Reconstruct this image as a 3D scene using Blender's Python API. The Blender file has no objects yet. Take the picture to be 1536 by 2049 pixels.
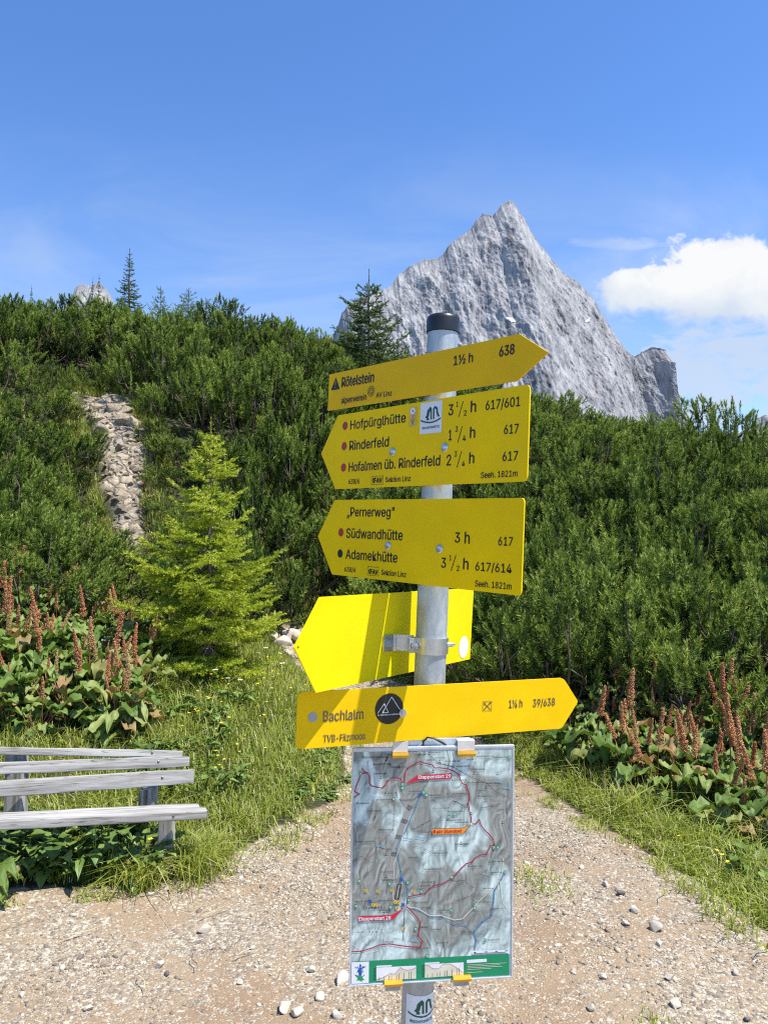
import bpy, bmesh, math, random
import numpy as np
from mathutils import Vector, Matrix

# ------------------------------------------------------------------ camera, sky, sun, exposure
scene = bpy.context.scene
COL = scene.collection
F = 1539.0                      # focal length in photo pixels
PITCH = math.radians(3.0)
CAMZ = 1.6
SUN_AZ, SUN_EL = 67.0, 64.0     # azimuth: degrees to the right of straight behind the camera
SUN_STRENGTH, SKY_STRENGTH, EXPOSURE = 3.9, 0.135, 1.0

cam = bpy.data.cameras.new('camera')
cam.sensor_fit = 'VERTICAL'
cam.sensor_height = 24.0
cam.lens = 24.0 * F / 2049.0
cam.clip_start = 0.05
cam.clip_end = 30000
camo = bpy.data.objects.new('camera', cam)
COL.objects.link(camo)
camo.location = (0, 0, CAMZ)
camo.rotation_euler = (math.pi / 2 + PITCH, 0, 0)
scene.camera = camo

scene.view_settings.view_transform = 'Standard'
scene.view_settings.look = 'None'
scene.view_settings.exposure = EXPOSURE
scene.view_settings.gamma = 1
scene.render.film_transparent = False
scene.cycles.max_bounces = 6
scene.cycles.diffuse_bounces = 3
scene.cycles.glossy_bounces = 3
scene.cycles.transmission_bounces = 3
scene.cycles.use_denoising = False
scene.cycles.filter_width = 1.15

az, el = math.radians(SUN_AZ), math.radians(SUN_EL)
SUN = Vector((math.sin(az) * math.cos(el), -math.cos(az) * math.cos(el), math.sin(el)))
sl = bpy.data.lights.new('sun', 'SUN')
sl.energy = SUN_STRENGTH
sl.angle = math.radians(0.5)
sl.color = (1.0, 0.955, 0.88)
so = bpy.data.objects.new('sun', sl)
COL.objects.link(so)
so.rotation_euler = SUN.to_track_quat('Z', 'Y').to_euler()


def at(px, py, Y):
    """world point seen at photo pixel (px, py) at world distance Y."""
    x, y, z = (px - 768) / F, (py - 1024.5) / F, 1.0
    wx, wy, wz = x, z * math.cos(PITCH) + y * math.sin(PITCH), z * math.sin(PITCH) - y * math.cos(PITCH)
    k = Y / wy
    return (wx * k, Y, CAMZ + wz * k)


def uv_dir(px, py):
    p = at(px, py, 1.0)
    return p[0], p[2] - CAMZ


class NT:
    """small node-tree writer"""
    def __init__(s, tree):
        s.t = tree
        s.n = tree.nodes
        s.l = tree.links

    def set(s, sock, v):
        if hasattr(v, 'is_output') or isinstance(v, bpy.types.NodeSocket):
            s.l.new(v, sock)
        elif v is not None:
            try:
                sock.default_value = v
            except Exception:
                sock.default_value = (v[0], v[1], v[2], 1) if len(v) == 3 else v

    def node(s, typ, props=None, **ins):
        nd = s.n.new(typ)
        for k, v in (props or {}).items():
            setattr(nd, k, v)
        for k, v in ins.items():
            s.set(nd.inputs[int(k[1:])] if k[0] == 'i' and k[1:].isdigit() else nd.inputs[k.replace('_', ' ')], v)
        return nd

    def math(s, op, a, b=None, c=None, clamp=False):
        nd = s.n.new('ShaderNodeMath')
        nd.operation = op
        nd.use_clamp = clamp
        s.set(nd.inputs[0], a)
        if b is not None:
            s.set(nd.inputs[1], b)
        if c is not None:
            s.set(nd.inputs[2], c)
        return nd.outputs[0]

    def noise(s, vec, scale, detail=4, rough=0.55, dist=0.0):
        nd = s.node('ShaderNodeTexNoise', None, Vector=vec, Scale=scale, Detail=detail, Roughness=rough, Distortion=dist)
        return nd.outputs['Fac']

    def ramp(s, fac, stops):
        nd = s.n.new('ShaderNodeValToRGB')
        s.set(nd.inputs[0], fac)
        e = nd.color_ramp.elements
        while len(e) < len(stops):
            e.new(0.5)
        for q, (p, c) in zip(e, stops):
            q.position = p
            q.color = (c[0], c[1], c[2], 1)
        return nd.outputs[0]

    def mix(s, fac, a, b, blend='MIX'):
        nd = s.n.new('ShaderNodeMix')
        nd.data_type = 'RGBA'
        nd.blend_type = blend
        s.set(nd.inputs[0], fac)
        s.set(nd.inputs[6], a)
        s.set(nd.inputs[7], b)
        return nd.outputs[2]

    def maprange(s, v, a, b, c=0.0, d=1.0, smooth=False):
        nd = s.n.new('ShaderNodeMapRange')
        if smooth:
            nd.interpolation_type = 'SMOOTHSTEP'
        s.set(nd.inputs[0], v)
        for i, q in enumerate((a, b, c, d)):
            s.set(nd.inputs[i + 1], q)
        return nd.outputs[0]

    def scaled(s, vec, sc, rot=(0, 0, 0)):
        nd = s.n.new('ShaderNodeMapping')
        s.set(nd.inputs[0], vec)
        nd.inputs['Scale'].default_value = sc
        nd.inputs['Rotation'].default_value = rot
        return nd.outputs[0]

    def bump(s, h, strength=0.5, dist=0.01):
        nd = s.node('ShaderNodeBump', None, Strength=strength, Distance=dist, Height=h)
        return nd.outputs[0]


world = bpy.data.worlds.new('World')
scene.world = world
world.use_nodes = True
W = NT(world.node_tree)
W.n.clear()
sky = W.n.new('ShaderNodeTexSky')
sky.sky_type = 'NISHITA'
sky.sun_disc = False
sky.sun_elevation = el
sky.sun_rotation = math.pi - az
sky.altitude = 1800
sky.air_density = 1.0
sky.dust_density = 0.5
sky.ozone_density = 1.6
hsv = W.node('ShaderNodeHueSaturation', None, Saturation=1.22, Value=1.0, Color=sky.outputs[0])
hsv.inputs['Hue'].default_value = 0.507
bg = W.node('ShaderNodeBackground', None, Color=hsv.outputs[0], Strength=SKY_STRENGTH)
gen = W.n.new('ShaderNodeTexCoord').outputs['Generated']
sep = W.node('ShaderNodeSeparateXYZ', None, Vector=gen)
yy = W.math('MAXIMUM', sep.outputs[1], 0.05)
U = W.math('DIVIDE', sep.outputs[0], yy)
V = W.math('DIVIDE', sep.outputs[2], yy)
front = W.math('GREATER_THAN', sep.outputs[1], 0.06)
uvv = W.node('ShaderNodeCombineXYZ', None, X=U, Y=V).outputs[0]


def blob(px, py, rx, ry):
    cu, cv = uv_dir(px, py)
    a = W.math('DIVIDE', W.math('SUBTRACT', U, cu), rx / F)
    b = W.math('DIVIDE', W.math('SUBTRACT', V, cv), ry / F)
    return W.math('SUBTRACT', 1.0, W.math('SQRT', W.math('ADD', W.math('MULTIPLY', a, a), W.math('MULTIPLY', b, b))))


cum = None
for b_ in [(1420, 555, 130, 85), (1500, 555, 150, 95), (1268, 588, 100, 62), (1345, 585, 125, 76), (1440, 605, 200, 72),
           (1620, 560, 160, 120), (1760, 600, 180, 100), (1395, 535, 60, 50)]:
    q_ = blob(*b_)
    cum = q_ if cum is None else W.math('MAXIMUM', cum, q_)
cn = W.noise(W.scaled(uvv, (1, 1.2, 1)), 19, 11, 0.58, 0.25)
cv_ = W.math('ADD', cum, W.math('MULTIPLY', W.math('SUBTRACT', cn, 0.5), 1.5))
calpha = W.maprange(cv_, 0.0, W.maprange(V, uv_dir(1400, 650)[1], uv_dir(1400, 560)[1], 0.75, 0.26), 0, 1, True)
veil = blob(1500, 745, 350, 165)
vn = W.noise(W.scaled(uvv, (7, 16, 1)), 1.9, 9, 0.58, 0.4)
valpha = W.math('MULTIPLY', W.maprange(W.math('ADD', W.math('MULTIPLY', W.math('MINIMUM', veil, 0.6), 0.72), W.math('MULTIPLY', W.math('SUBTRACT', vn, 0.52), 1.7)), 0.0, 0.42, 0, 1, True), 0.85)
cir = blob(1240, 490, 140, 22)
cin = W.noise(W.scaled(uvv, (7, 42, 1), (0, 0, 0.12)), 1.3, 9, 0.62, 0.8)
cirA = W.math('MULTIPLY', W.maprange(W.math('ADD', cir, W.math('MULTIPLY', W.math('SUBTRACT', cin, 0.5), 2.4)), 0.0, 0.9, 0, 1, True), 0.45)
hz = W.maprange(V, 0.62, 0.22, 0, 1, True)
hn = W.noise(W.scaled(uvv, (2.2, 5, 1), (0, 0, -0.25)), 1.4, 8, 0.6, 0.9)
hazeA = W.math('MULTIPLY', W.math('MULTIPLY', W.math('ADD', W.maprange(hn, 0.38, 0.74, 0, 1, True), 0.35), 0.46), hz)
tot = W.math('MAXIMUM', W.math('MAXIMUM', calpha, valpha), W.math('MAXIMUM', cirA, hazeA))
tot = W.math('MULTIPLY', tot, front)
shade = W.noise(uvv, 9, 6, 0.6)
shv = W.maprange(V, uv_dir(1400, 650)[1], uv_dir(1400, 530)[1], -0.25, 0.85)
ccol = W.mix(W.maprange(W.math('ADD', W.math('MINIMUM', W.math('MULTIPLY', cv_, 0.6), 0.35), W.math('ADD', shv, W.math('MULTIPLY', W.math('SUBTRACT', shade, 0.5), 2.2))), 0.1, 0.95, 0, 1), (0.64, 0.75, 0.90, 1), (0.97, 0.985, 1.0, 1))
cbg = W.node('ShaderNodeBackground', None, Color=ccol, Strength=0.49)
mx = W.node('ShaderNodeMixShader', None, i0=tot, i1=bg.outputs[0], i2=cbg.outputs[0])
W.node('ShaderNodeOutputWorld', None, Surface=mx.outputs[0])

# ------------------------------------------------------------------ helpers
rng = np.random.default_rng(11)
random.seed(5)
WORLD = {}


def label(o, text=None, cat=None, group=None, kind=None):
    if text:
        o['label'] = text
    if cat:
        o['category'] = cat
    if group:
        o['group'] = group
    if kind:
        o['kind'] = kind
    return o


def link(name, data, mat=None, parent=None, M=None):
    """link one object; M is its world matrix."""
    o = bpy.data.objects.new(name, data)
    COL.objects.link(o)
    M = M or Matrix.Identity(4)
    WORLD[o.name] = M
    if parent is not None:
        o.parent = parent
        o.matrix_basis = WORLD[parent.name].inverted() @ M
    else:
        o.matrix_basis = M
    if mat is not None and data is not None:
        for m in (mat if isinstance(mat, (list, tuple)) else [mat]):
            data.materials.append(m)
    return o


def empty(name, loc, rz=0.0, scale=1.0):
    M = Matrix.Translation(loc) @ Matrix.Rotation(rz, 4, 'Z') @ Matrix.Scale(scale, 4)
    o = link(name, None, None, None, M)
    o.empty_display_size = 0.1
    return o


def mesh(name, verts, tris=None, quads=None, attrs=None, smooth=False, midx=None):
    verts = np.asarray(verts, np.float32).reshape(-1, 3)
    me = bpy.data.meshes.new(name)
    nt = 0 if tris is None else len(tris)
    nq = 0 if quads is None else len(quads)
    me.vertices.add(len(verts))
    me.vertices.foreach_set('co', verts.ravel())
    li = []
    if nt:
        li.append(np.asarray(tris, np.int32).ravel())
    if nq:
        li.append(np.asarray(quads, np.int32).ravel())
    li = np.concatenate(li)
    me.loops.add(len(li))
    me.loops.foreach_set('vertex_index', li)
    me.polygons.add(nt + nq)
    tot = np.concatenate([np.full(nt, 3, np.int32), np.full(nq, 4, np.int32)])
    st = np.concatenate([[0], np.cumsum(tot)[:-1]]).astype(np.int32)
    me.polygons.foreach_set('loop_start', st)
    me.polygons.foreach_set('loop_total', tot)
    if midx is not None:
        me.polygons.foreach_set('material_index', np.asarray(midx, np.int32))
    if smooth:
        me.polygons.foreach_set('use_smooth', np.ones(nt + nq, bool))
    for k, v in (attrs or {}).items():
        a = me.attributes.new(k, 'FLOAT', 'POINT')
        a.data.foreach_set('value', np.asarray(v, np.float32))
    me.update(calc_edges=True)
    return me


def bm_mesh(name, bm, smooth=False):
    me = bpy.data.meshes.new(name)
    bm.normal_update()
    bm.to_mesh(me)
    bm.free()
    if smooth:
        for p in me.polygons:
            p.use_smooth = True
    return me


_perm = np.random.default_rng(3).permutation(512).astype(np.int64)
_grad = np.random.default_rng(4).normal(size=(512, 3))
_grad /= np.linalg.norm(_grad, axis=1)[:, None]


def perlin(P):
    P = np.asarray(P, float)
    I = np.floor(P).astype(np.int64)
    f = P - I
    w = f * f * f * (f * (f * 6 - 15) + 10)
    out = 0
    for dx in (0, 1):
        for dy in (0, 1):
            for dz in (0, 1):
                h = _perm[(_perm[(_perm[(I[:, 0] + dx) & 511] + I[:, 1] + dy) & 511] + I[:, 2] + dz) & 511]
                g = _grad[h]
                d = (f - np.array([dx, dy, dz]))
                wt = (w[:, 0] if dx else 1 - w[:, 0]) * (w[:, 1] if dy else 1 - w[:, 1]) * (w[:, 2] if dz else 1 - w[:, 2])
                out = out + wt * (g * d).sum(1)
    return out


def fbm(P, octv=4, gain=0.5):
    s, a, t = 0, 1.0, 0
    for _ in range(octv):
        s = s + a * perlin(P)
        t += a
        P = P * 2.03 + 17.1
        a *= gain
    return s / t


def ridged(P, octv=4, gain=0.5):
    s, a, t = 0, 1.0, 0
    for _ in range(octv):
        s = s + a * (1 - 2.2 * np.abs(perlin(P)))
        t += a
        P = P * 2.07 + 9.7
        a *= gain
    return s / t


def unit(v):
    return v / np.maximum(np.linalg.norm(v, axis=-1, keepdims=True), 1e-9)


# ------------------------------------------------------------------ materials
def new_mat(name):
    m = bpy.data.materials.new(name)
    m.use_nodes = True
    t = NT(m.node_tree)
    t.n.clear()
    out = t.n.new('ShaderNodeOutputMaterial')
    return m, t, out


def principled(t, out, color, rough=0.6, metal=0.0, normal=None, spec=0.5):
    b = t.n.new('ShaderNodeBsdfPrincipled')
    t.set(b.inputs['Base Color'], color if not isinstance(color, tuple) else (*color[:3], 1))
    t.set(b.inputs['Roughness'], rough)
    t.set(b.inputs['Metallic'], metal)
    b.inputs['Specular IOR Level'].default_value = spec
    if normal is not None:
        t.set(b.inputs['Normal'], normal)
    t.l.new(b.outputs[0], out.inputs[0])
    return b


def objco(t):
    return t.n.new('ShaderNodeTexCoord').outputs['Object']


def plain(name, col, rough=0.5, metal=0.0, spec=0.5, var=0.12, scale=40):
    m, t, out = new_mat(name)
    n = t.noise(objco(t), scale, 5)
    k = t.maprange(n, 0.3, 0.7, 1 - var, 1 + var)
    c = t.mix(1.0, (*col, 1), t.node('ShaderNodeCombineColor', None, Red=k, Green=k, Blue=k).outputs[0], 'MULTIPLY')
    principled(t, out, c, rough, metal, None, spec)
    return m


def leafy(name, stops, rough=0.5, trans=0.3, spec=0.4, attr='tint', rnd=0.12):
    m, t, out = new_mat(name)
    a = t.node('ShaderNodeAttribute', {'attribute_name': attr}).outputs['Fac']
    oi = t.n.new('ShaderNodeObjectInfo').outputs['Random']
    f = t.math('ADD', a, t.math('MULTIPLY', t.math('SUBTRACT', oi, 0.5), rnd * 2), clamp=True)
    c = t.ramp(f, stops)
    b = t.n.new('ShaderNodeBsdfPrincipled')
    t.set(b.inputs['Base Color'], c)
    b.inputs['Roughness'].default_value = rough
    b.inputs['Specular IOR Level'].default_value = spec
    tr = t.node('ShaderNodeBsdfTranslucent', None, Color=t.mix(1.0, c, (1.0, 1.0, 0.55, 1), 'MULTIPLY'))
    mx = t.node('ShaderNodeMixShader', None, i0=trans, i1=b.outputs[0], i2=tr.outputs[0])
    t.l.new(mx.outputs[0], out.inputs[0])
    return m


def ground_material():
    m, t, out = new_mat('gravel_and_soil')
    co = objco(t)
    pm = t.node('ShaderNodeAttribute', {'attribute_name': 'path'}).outputs['Fac']
    tm = t.node('ShaderNodeAttribute', {'attribute_name': 'trail'}).outputs['Fac']
    big = t.noise(co, 1.1, 5, 0.6)
    mid = t.noise(co, 6, 6, 0.65)
    fine = t.noise(co, 60, 4, 0.6)
    dirt = t.mix(t.maprange(big, 0.35, 0.65), (0.275, 0.195, 0.118, 1), (0.33, 0.25, 0.16, 1))
    dirt = t.mix(t.maprange(mid, 0.45, 0.75), dirt, (0.25, 0.155, 0.095, 1))
    vor = t.node('ShaderNodeTexVoronoi', {'feature': 'F1'}, Vector=co, Scale=75)
    vcell = t.node('ShaderNodeSeparateColor', None, Color=vor.outputs['Color'])
    stonec = t.ramp(vcell.outputs[0], [(0.0, (0.17, 0.14, 0.115)), (0.35, (0.28, 0.235, 0.17)), (0.7, (0.40, 0.345, 0.255)), (1.0, (0.54, 0.485, 0.38))])
    vor2 = t.node('ShaderNodeTexVoronoi', {'feature': 'F1'}, Vector=co, Scale=150)
    vc2 = t.node('ShaderNodeSeparateColor', None, Color=vor2.outputs['Color'])
    stone2 = t.ramp(vc2.outputs[1], [(0.0, (0.19, 0.145, 0.10)), (0.5, (0.33, 0.265, 0.18)), (1.0, (0.48, 0.425, 0.32))])
    cover = t.maprange(t.math('ADD', t.math('MULTIPLY', big, 0.8), t.math('MULTIPLY', mid, 0.6)), 0.60, 0.86)
    pick = t.math('LESS_THAN', vcell.outputs[1], t.math('MULTIPLY', cover, 0.95))
    pick2 = t.math('LESS_THAN', vc2.outputs[2], t.math('ADD', t.math('MULTIPLY', cover, 0.40), 0.16))
    pathc = t.mix(pick2, dirt, stone2)
    pathc = t.mix(pick, pathc, stonec)
    soil = t.mix(t.maprange(mid, 0.35, 0.65), (0.022, 0.026, 0.011, 1), (0.055, 0.060, 0.022, 1))
    soil = t.mix(t.maprange(fine, 0.5, 0.75), soil, (0.12, 0.10, 0.05, 1))
    edge = t.math('ADD', pm, t.math('MULTIPLY', t.math('SUBTRACT', t.noise(co, 9, 6, 0.65), 0.5), 0.9))
    c = t.mix(t.maprange(edge, 0.42, 0.58), soil, pathc)
    rock = t.mix(t.maprange(t.noise(co, 7, 8, 0.7), 0.35, 0.65), (0.20, 0.16, 0.115, 1), (0.52, 0.43, 0.31, 1))
    crk = t.node('ShaderNodeTexVoronoi', {'feature': 'DISTANCE_TO_EDGE'}, Vector=t.node('ShaderNodeVectorMath', {'operation': 'ADD'}, i0=co, i1=t.node('ShaderNodeVectorMath', {'operation': 'SCALE'}, i0=t.node('ShaderNodeTexNoise', None, Vector=co, Scale=5.0, Detail=4.0).outputs['Color'], Scale=0.25).outputs[0]).outputs[0], Scale=5.5).outputs['Distance']
    rock = t.mix(t.maprange(crk, 0.0, 0.07, 0.75, 0.0), rock, (0.10, 0.085, 0.065, 1))
    rock = t.mix(t.maprange(t.noise(co, 2.3, 5, 0.6), 0.54, 0.68, 0, 0.5), rock, (0.25, 0.225, 0.19, 1))
    c = t.mix(tm, c, rock)
    h = t.math('ADD', t.math('MULTIPLY', t.math('SUBTRACT', 0.7, vor.outputs['Distance']), pick), t.math('MULTIPLY', fine, 0.5))
    h = t.math('ADD', h, t.math('MULTIPLY', t.math('SUBTRACT', 0.5, vor2.outputs['Distance']), 0.4))
    h = t.math('ADD', h, t.math('MULTIPLY', t.math('MULTIPLY', t.maprange(crk, 0.0, 0.16), tm), 4.0))
    nrm = t.bump(h, 0.7, 0.012)
    principled(t, out, c, 0.92, 0, nrm, 0.2)
    return m


def rock_material(name, dark, light, scale=6, warm=None, bump=0.6, bdist=0.03):
    m, t, out = new_mat(name)
    co = objco(t)
    a = t.noise(co, scale, 9, 0.68)
    oi = t.n.new('ShaderNodeObjectInfo').outputs['Random']
    tn = t.node('ShaderNodeAttribute', {'attribute_name': 'tint'}).outputs['Fac']
    k = t.math('ADD', a, t.math('MULTIPLY', t.math('ADD', t.math('SUBTRACT', oi, 0.5), t.math('SUBTRACT', tn, 0.5)), 0.25))
    c = t.mix(t.maprange(k, 0.3, 0.68), (*dark, 1), (*light, 1))
    if warm:
        c = t.mix(t.maprange(t.noise(co, scale * 0.4, 4), 0.52, 0.75, 0, 0.6), c, (*warm, 1))
    principled(t, out, c, 0.9, 0, t.bump(t.noise(co, scale * 3, 8, 0.7), bump, bdist), 0.2)
    return m


def wood_material(name, sa, sb):
    m, t, out = new_mat(name)
    co = objco(t)
    oi = t.n.new('ShaderNodeObjectInfo').outputs['Random']
    off = t.node('ShaderNodeVectorMath', {'operation': 'ADD'}, i0=co, i1=t.node('ShaderNodeCombineXYZ', None, X=t.math('MULTIPLY', oi, 7), Y=t.math('MULTIPLY', oi, 3)).outputs[0]).outputs[0]
    g = t.noise(t.scaled(off, sa), 1.0, 8, 0.7, 0.35)
    g2 = t.noise(t.scaled(off, sb), 1.4, 5, 0.6, 1.1)
    c = t.ramp(t.math('ADD', t.math('MULTIPLY', g, 0.65), t.math('MULTIPLY', g2, 0.35)), [(0.34, (0.075, 0.066, 0.056)), (0.43, (0.25, 0.235, 0.21)), (0.54, (0.40, 0.385, 0.355)), (0.70, (0.55, 0.535, 0.50))])
    blot = t.maprange(t.noise(off, 5, 5, 0.6), 0.54, 0.70)
    c = t.mix(t.math('MULTIPLY', blot, 0.55), c, (0.24, 0.21, 0.17, 1))
    ck = t.noise(t.scaled(off, tuple(q * (0.55 if q < 5 else 0.8) for q in sa)), 1.0, 3, 0.5, 0.2)
    c = t.mix(t.maprange(t.math('ABSOLUTE', t.math('SUBTRACT', ck, 0.5)), 0.0, 0.012, 0.8, 0.0), c, (0.05, 0.045, 0.04, 1))
    kn = t.node('ShaderNodeTexVoronoi', None, Vector=t.scaled(off, tuple(q * (1.6 if q < 5 else 0.18) for q in sa)), Scale=1.0).outputs['Distance']
    c = t.mix(t.maprange(kn, 0.05, 0.16, 0.7, 0.0), c, (0.11, 0.085, 0.06, 1))
    principled(t, out, c, 0.82, 0, t.bump(t.math('ADD', g, t.math('MULTIPLY', g2, 0.5)), 0.5, 0.006), 0.25)
    return m


def galvanised():
    m, t, out = new_mat('galvanised_steel')
    co = objco(t)
    a = t.noise(t.scaled(co, (1, 1, 0.35)), 38, 6, 0.65)
    v = t.node('ShaderNodeTexVoronoi', None, Vector=t.scaled(co, (1, 1, 0.6)), Scale=55)
    vc = t.node('ShaderNodeSeparateColor', None, Color=v.outputs['Color']).outputs[0]
    k = t.math('ADD', t.math('MULTIPLY', a, 0.93), t.math('MULTIPLY', vc, 0.07))
    c = t.ramp(k, [(0.28, (0.30, 0.33, 0.35)), (0.5, (0.44, 0.48, 0.50)), (0.72, (0.60, 0.64, 0.66))])
    scr = t.noise(t.scaled(co, (60, 60, 3)), 1.0, 6, 0.7)
    c = t.mix(t.maprange(scr, 0.62, 0.74, 0, 0.35), c, (0.22, 0.24, 0.25, 1))
    principled(t, out, c, t.maprange(a, 0.3, 0.7, 0.42, 0.62), 0.55, t.bump(a, 0.15, 0.002))
    return m


def sign_yellow(name, col, rough=0.42):
    m, t, out = new_mat(name)
    co = objco(t)
    a = t.noise(co, 9, 6, 0.6)
    s = t.noise(co, 160, 3, 0.6)
    d = tuple(x * 0.88 for x in col)
    c = t.mix(t.maprange(a, 0.3, 0.7), (*d, 1), (*col, 1))
    c = t.mix(t.maprange(s, 0.74, 0.80, 0, 0.2), c, (col[0] * 0.5, col[1] * 0.45, 0.02, 1))
    drip = t.noise(t.scaled(co, (26, 1.3, 1)), 1.0, 6, 0.62)
    c = t.mix(t.maprange(drip, 0.56, 0.8, 0, 0.16), c, (0.42, 0.33, 0.10, 1))
    principled(t, out, c, t.maprange(a, 0.3, 0.7, rough - 0.02, rough + 0.12), 0, None, 0.10)
    return m


def map_material():
    m, t, out = new_mat('printed_relief_map')
    co = objco(t)
    def hgt(dx, dy):
        q = t.node('ShaderNodeVectorMath', {'operation': 'ADD'}, i0=co, i1=(dx, dy, 0.0)).outputs[0]
        a = t.noise(t.scaled(q, (1, 0.7, 1), (0, 0, -0.4)), 11, 2, 0.45, 0.7)
        b = t.noise(t.scaled(q, (1, 0.6, 1), (0, 0, -0.5)), 30, 3, 0.5, 0.9)
        ra = t.math('SUBTRACT', 1.0, t.math('ABSOLUTE', t.math('SUBTRACT', t.math('MULTIPLY', a, 4.0), 2.0)))
        rb = t.math('SUBTRACT', 1.0, t.math('ABSOLUTE', t.math('SUBTRACT', t.math('MULTIPLY', b, 4.0), 2.0)))
        return t.math('ADD', t.math('ADD', t.math('MULTIPLY', a, 0.55), t.math('MULTIPLY', ra, 0.10)), t.math('MULTIPLY', rb, 0.085))
    h0, h1 = hgt(0, 0), hgt(-.0035, .0035)
    sl_ = t.math('MULTIPLY', t.math('SUBTRACT', h0, h1), 11.0)
    base = t.ramp(h0, [(0.33, (0.49, 0.58, 0.55)), (0.395, (0.43, 0.51, 0.48)), (0.435, (0.25, 0.26, 0.23)), (0.53, (0.33, 0.33, 0.295))])
    k = t.math('ADD', 1.0, sl_)
    k = t.math('MINIMUM', t.math('MAXIMUM', k, 0.45), 1.55)
    c = t.mix(1.0, base, t.node('ShaderNodeCombineColor', None, Red=k, Green=k, Blue=k).outputs[0], 'MULTIPLY')
    principled(t, out, c, 0.45, 0, None, 0.3)
    return m


MAT = {}
MAT['ground'] = ground_material()
MAT['stone'] = rock_material('pale_limestone', (0.36, 0.315, 0.25), (0.62, 0.555, 0.45), 14, None, 0.4, 0.01)
MAT['trailrock'] = rock_material('cream_trail_rock', (0.28, 0.23, 0.165), (0.68, 0.57, 0.41), 5, (0.55, 0.42, 0.28), 0.9, 0.05)
MAT['wood'] = wood_material('weathered_grey_wood', (2.2, 70, 45), (0.9, 13, 13))
MAT['postwood'] = wood_material('weathered_post_wood', (60, 60, 2.2), (13, 13, 0.9))
MAT['steel'] = galvanised()
MAT['yellow_a'] = sign_yellow('ochre_yellow_paint', (0.86, 0.52, 0.008))
MAT['yellow_b'] = sign_yellow('lemon_yellow_paint', (0.98, 0.66, 0.002))
MAT['yellow_c'] = sign_yellow('bright_yellow_sheet', (0.86, 0.70, 0.004))
MAT['yellow_d'] = sign_yellow('golden_yellow_sheet', (0.90, 0.56, 0.004))
MAT['black'] = plain('black_print', (0.018, 0.018, 0.016), 0.45, 0, 0.4)
MAT['rubber'] = plain('black_rubber', (0.012, 0.013, 0.014), 0.38, 0, 0.5)
MAT['red'] = plain('red_print', (0.42, 0.035, 0.02), 0.45)
MAT['white'] = plain('white_vinyl', (0.78, 0.79, 0.80), 0.4, 0, 0.5, 0.05)
MAT['green'] = plain('dark_green_print', (0.015, 0.09, 0.055), 0.45)
MAT['bandgreen'] = plain('green_print', (0.0, 0.26, 0.11), 0.4, 0, 0.5, 0.06)
MAT['signred'] = plain('crimson_print', (0.62, 0.012, 0.04), 0.4)
MAT['route'] = plain('route_red_print', (0.40, 0.008, 0.05), 0.4)
MAT['pink'] = plain('pink_print', (0.62, 0.2, 0.3), 0.4)
MAT['orange'] = plain('orange_print', (0.85, 0.33, 0.03), 0.4)
MAT['blue'] = plain('river_blue_print', (0.10, 0.23, 0.38), 0.4)
MAT['pblue'] = plain('flag_blue_print', (0.02, 0.09, 0.38), 0.4)
MAT['cyan'] = plain('cyan_print', (0.12, 0.42, 0.62), 0.4)
MAT['cream'] = plain('road_cream_print', (0.68, 0.64, 0.48), 0.4)
MAT['greymap'] = plain('valley_grey_print', (0.31, 0.31, 0.29), 0.4)
MAT['mgreen'] = plain('symbol_green_print', (0.01, 0.30, 0.12), 0.4)
MAT['myellow'] = plain('symbol_yellow_print', (0.72, 0.46, 0.05), 0.4)
MAT['silver'] = plain('brushed_silver', (0.62, 0.63, 0.64), 0.32, 0.85)
MAT['greyprint'] = plain('glare_grey_letters', (0.19, 0.17, 0.13), 0.25, 0.6, 0.5, 0.6, 150)  # letters greyed and made metallic to stand in for glare on the print
MAT['dullgrey'] = plain('dull_grey_disc', (0.36, 0.36, 0.37), 0.5, 0.3)
MAT['alu'] = plain('anodised_frame', (0.60, 0.64, 0.68), 0.4, 0.3)
MAT['lip_reflection'] = plain('metal_amber_reflection', (0.72, 0.40, 0.03), 0.35, 0.4)  # plain metal clip lips; yellow boards' reflection painted in as amber
MAT['lightgrey'] = plain('pale_metal_strap', (0.66, 0.65, 0.62), 0.4, 0.2)
MAT['map'] = map_material()
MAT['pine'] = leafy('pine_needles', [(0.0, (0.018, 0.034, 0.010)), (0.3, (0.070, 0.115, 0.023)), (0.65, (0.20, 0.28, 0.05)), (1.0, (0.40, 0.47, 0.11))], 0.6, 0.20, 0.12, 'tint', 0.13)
MAT['spruce_bright'] = leafy('fresh_spruce_needles', [(0.0, (0.05, 0.09, 0.012)), (0.4, (0.19, 0.27, 0.022)), (0.75, (0.40, 0.48, 0.03)), (1.0, (0.56, 0.61, 0.07))], 0.5, 0.30)
MAT['spruce_dark'] = leafy('dark_spruce_needles', [(0.0, (0.022, 0.045, 0.011)), (0.5, (0.065, 0.11, 0.022)), (1.0, (0.15, 0.21, 0.045))], 0.5, 0.2)
MAT['larch'] = leafy('larch_needles', [(0.0, (0.08, 0.13, 0.03)), (0.5, (0.13, 0.20, 0.05)), (1.0, (0.22, 0.30, 0.08))], 0.5, 0.3)
MAT['bark'] = plain('grey_brown_bark', (0.13, 0.10, 0.075), 0.9, 0, 0.2, 0.4)
MAT['grass'] = leafy('grass_blades', [(0.0, (0.09, 0.13, 0.018)), (0.4, (0.25, 0.31, 0.042)), (0.75, (0.41, 0.45, 0.08)), (0.9, (0.48, 0.46, 0.15)), (1.0, (0.56, 0.50, 0.27))], 0.5, 0.35)
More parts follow.
